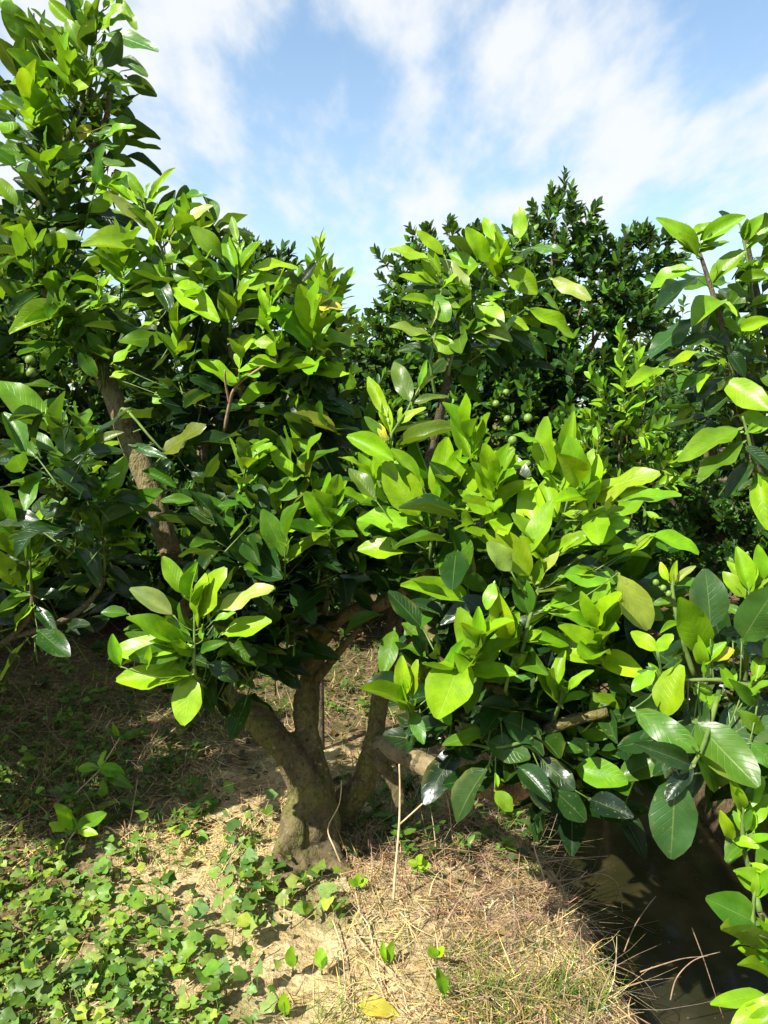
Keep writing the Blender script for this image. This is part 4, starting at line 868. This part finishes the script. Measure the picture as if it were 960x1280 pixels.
weed('leggy weed with paired oval leaves on a bent pale stem in litter', 82, 1006, "125 960 157 968 .5 l;122 960 95 960 .45 l;124 958 130 938 .4 y;135 968 165 985 .4 m;128 975 130 997 .4 l;120 962 98 970 .4 m;45 990 55 985 .7 y;150 920 130 912 .4 m;152 922 180 918 .4 m;148 920 140 905 .4 l", [(95, 992), (112, 975), (125, 961), (150, 922)], M_DRY)
weed('tiny clover-like weed glowing green in trunk shade', 522, 1092, "521 1082 510 1076 .8 y;522 1080 527 1068 .8 y;523 1082 538 1080 .8 y;521 1084 516 1092 .7 l;524 1084 533 1090 .7 y", [(521, 1083)])
for (x, y, lab, t) in [(366, 1210, 'upright green seedling leaf on bare sand, the twin closer to the vine carpet', 'l'), (402, 1212, 'upright green seedling leaf on bare sand, the twin closer to the straw stalks', 'l'), (356, 1270, 'lone yellow-green seedling leaf low on the bare sand slope', 'y')]:
    weed(lab, x, y, f"{x} {y-2} {x-1} {y-28} .62 {t};{x+1} {y-2} {x+5} {y-16} .5 m", [(x, y - 3)], group='seedlings on bare sand')
weed('pair of thin upright seed leaves among straw stalks', 484, 1206, "482 1202 477 1178 .36 y;487 1202 491 1176 .4 l", [(484, 1202)])
weed('small lime weed leaf beside the straw mat', 546, 1198, "545 1195 536 1182 .8 y;547 1195 555 1184 .7 y", [(546, 1195)])
weed('curled dark-striped green leaf arching over straw', 553, 1246, "556 1242 546 1206 .34 l;557 1243 552 1222 .3 y", [(556, 1243)])
weed('young shoot with small leaves beside the ditch grass', 820, 1205, "818 1196 812 1184 .6 l;820 1196 828 1188 .6 m", [(819, 1197)])
weed('low round-leaved weed cluster at the foot of the trunk', 448, 1112, "447 1106 436 1100 .7 l;449 1106 460 1100 .7 y;448 1104 449 1092 .7 l", [(448, 1106)])

# ---- stalks, twigs, fallen leaves
def stalk(name, label, pts, r, mat=M_DRY, forks=(), cat='twig', group=None):
    W = [P(x, y, d) for x, y, d in pts]
    g = Vector(W[0]); gz = ground_z(g.x, g.y)
    root = thing(name, label, cat, W[0], group)
    a = Acc(); tube(a, W, [lerp(r, r * .55, i / (len(W) - 1)) for i in range(len(W))], 6, 5, .12)
    for f in forks: tube(a, [P(x, y, d) for x, y, d in f], [r * .6] * (len(f) - 1) + [r * .3], 5, 4, .1)
    a.build('stem', mat, root, tint=False)
def gd(px, py): return (ground_hit(px, py) - CAMP).dot(FWD)
d0 = gd(492, 1130)
stalk('dry_stalk', 'tall pale dry stalk leaning on the low limb before the trunk', [(491, 1135, d0), (495, 1080, d0), (499, 1030, d0 + .02), (500, 985, d0 + .03), (499, 955, d0 + .03)], .0045, forks=[[(500, 1030, d0 + .02), (520, 1012, d0), (538, 995, d0), (543, 985, d0)]])
d1 = gd(440, 1090)
stalk('dry_stalk', 'thin crooked grey twig climbing beside the trunk foot', [(432, 1092, d1), (418, 1060, d1 + .0), (410, 1035, d1 + .02), (424, 1005, d1 + .03), (427, 975, d1 + .05)], .003)
d2 = gd(690, 1115)
stalk('dry_stalk', 'whitish thin bent stalk rising near the ditch brush', [(684, 1110, d2), (676, 1085, d2), (668, 1060, d2 + .02), (668, 1038, d2 + .02)], .003)
d3 = gd(560, 1180)
for i, pts in enumerate([[(560, 1135), (610, 1118), (650, 1085), (700, 1075), (760, 1070)], [(600, 1120), (660, 1105), (720, 1098), (770, 1082)], [(650, 1120), (700, 1108), (745, 1092), (772, 1105), (778, 1140)], [(620, 1150), (690, 1188), (750, 1200), (800, 1222), (822, 1250)], [(540, 1160), (600, 1150), (660, 1170), (720, 1180)], [(800, 1215), (830, 1205), (855, 1198), (885, 1195)], [(838, 1250), (846, 1222), (868, 1200), (900, 1190)], [(780, 1190), (792, 1160), (808, 1135), (820, 1120)], [(740, 1290), (752, 1240), (770, 1200), (765, 1170)], [(865, 1160), (880, 1200), (893, 1240), (905, 1275)]]):
    dd = min(gd(min(x, 700), y) for x, y in pts[:2])
    stalk('dry_twig', ['long reddish dead twig lying across the brush toward the water', 'thin dead twig lying parallel above the shaded brush', 'hooked dead twig curling down over the water', 'long reddish dead twig arching along the straw edge to the water', 'short dead twig half buried in straw', 'straight dead twig reaching flat over the water', 'arched dead twig bowing over the water edge', 'upright pale twig standing at the water edge', 'slim leaning stalk rising from the grass tuft', 'slanting thin twig hanging above open water'][i],
          [(x, y, dd + .01 * k - .01) for k, (x, y) in enumerate(pts)], .0019, M_DEAD)
for i, pts in enumerate([[(452, 1120), (464, 1170), (476, 1225), (482, 1262)], [(416, 1150), (428, 1190), (432, 1250)], [(440, 1160), (462, 1190), (488, 1205)], [(500, 1140), (520, 1160), (560, 1178)], [(425, 1120), (440, 1105), (462, 1085)], [(262, 1282), (276, 1240), (268, 1228)]]):
    stalk('straw_stalk', ['long straw stalk lying down the sandy slope below the trunk', 'thin dark stalk on the bare sand slope', 'short straw stalk crossing the long one', 'straw stalk lying toward the brush', 'broken straw stub against the trunk foot', 'short straw stalk at the vine edge'][i],
          [(x, y, gd(x, y) - .012) for x, y in pts], .0028, cat='stalk')
def fallen(label, px, py, tx, ty, w, t):
    a = ground_hit(px, py) + Vector((0, 0, .012)); b = ground_hit(tx, ty) + Vector((0, 0, .018)); d = b - a
    o = bpy.data.objects.new('fallen_leaf', LEAF_ME[3]); col.objects.link(o); o.matrix_basis = frame(a, d, Vector((0, -.2, 1)), d.length, w); o.color = (*t, 1)
    o['label'] = label; o['category'] = 'leaf'
fallen('yellow fallen leaf lying on the sand', 448, 1262, 500, 1272, .5, (.5, .42, .05))
fallen('brown curled fallen leaf on straw beside the sand', 560, 1210, 590, 1222, .5, (.26, .16, .07))
fallen('tan fallen leaf at the edge of the brush', 610, 1165, 640, 1172, .5, (.36, .25, .12))
fallen('big dull green fallen leaf on the vine carpet', 80, 1235, 112, 1195, .55, (.16, .22, .07))
fallen('yellow-green upright fallen leaf stuck in the vine carpet', 104, 1165, 118, 1108, .34, (.26, .32, .05))
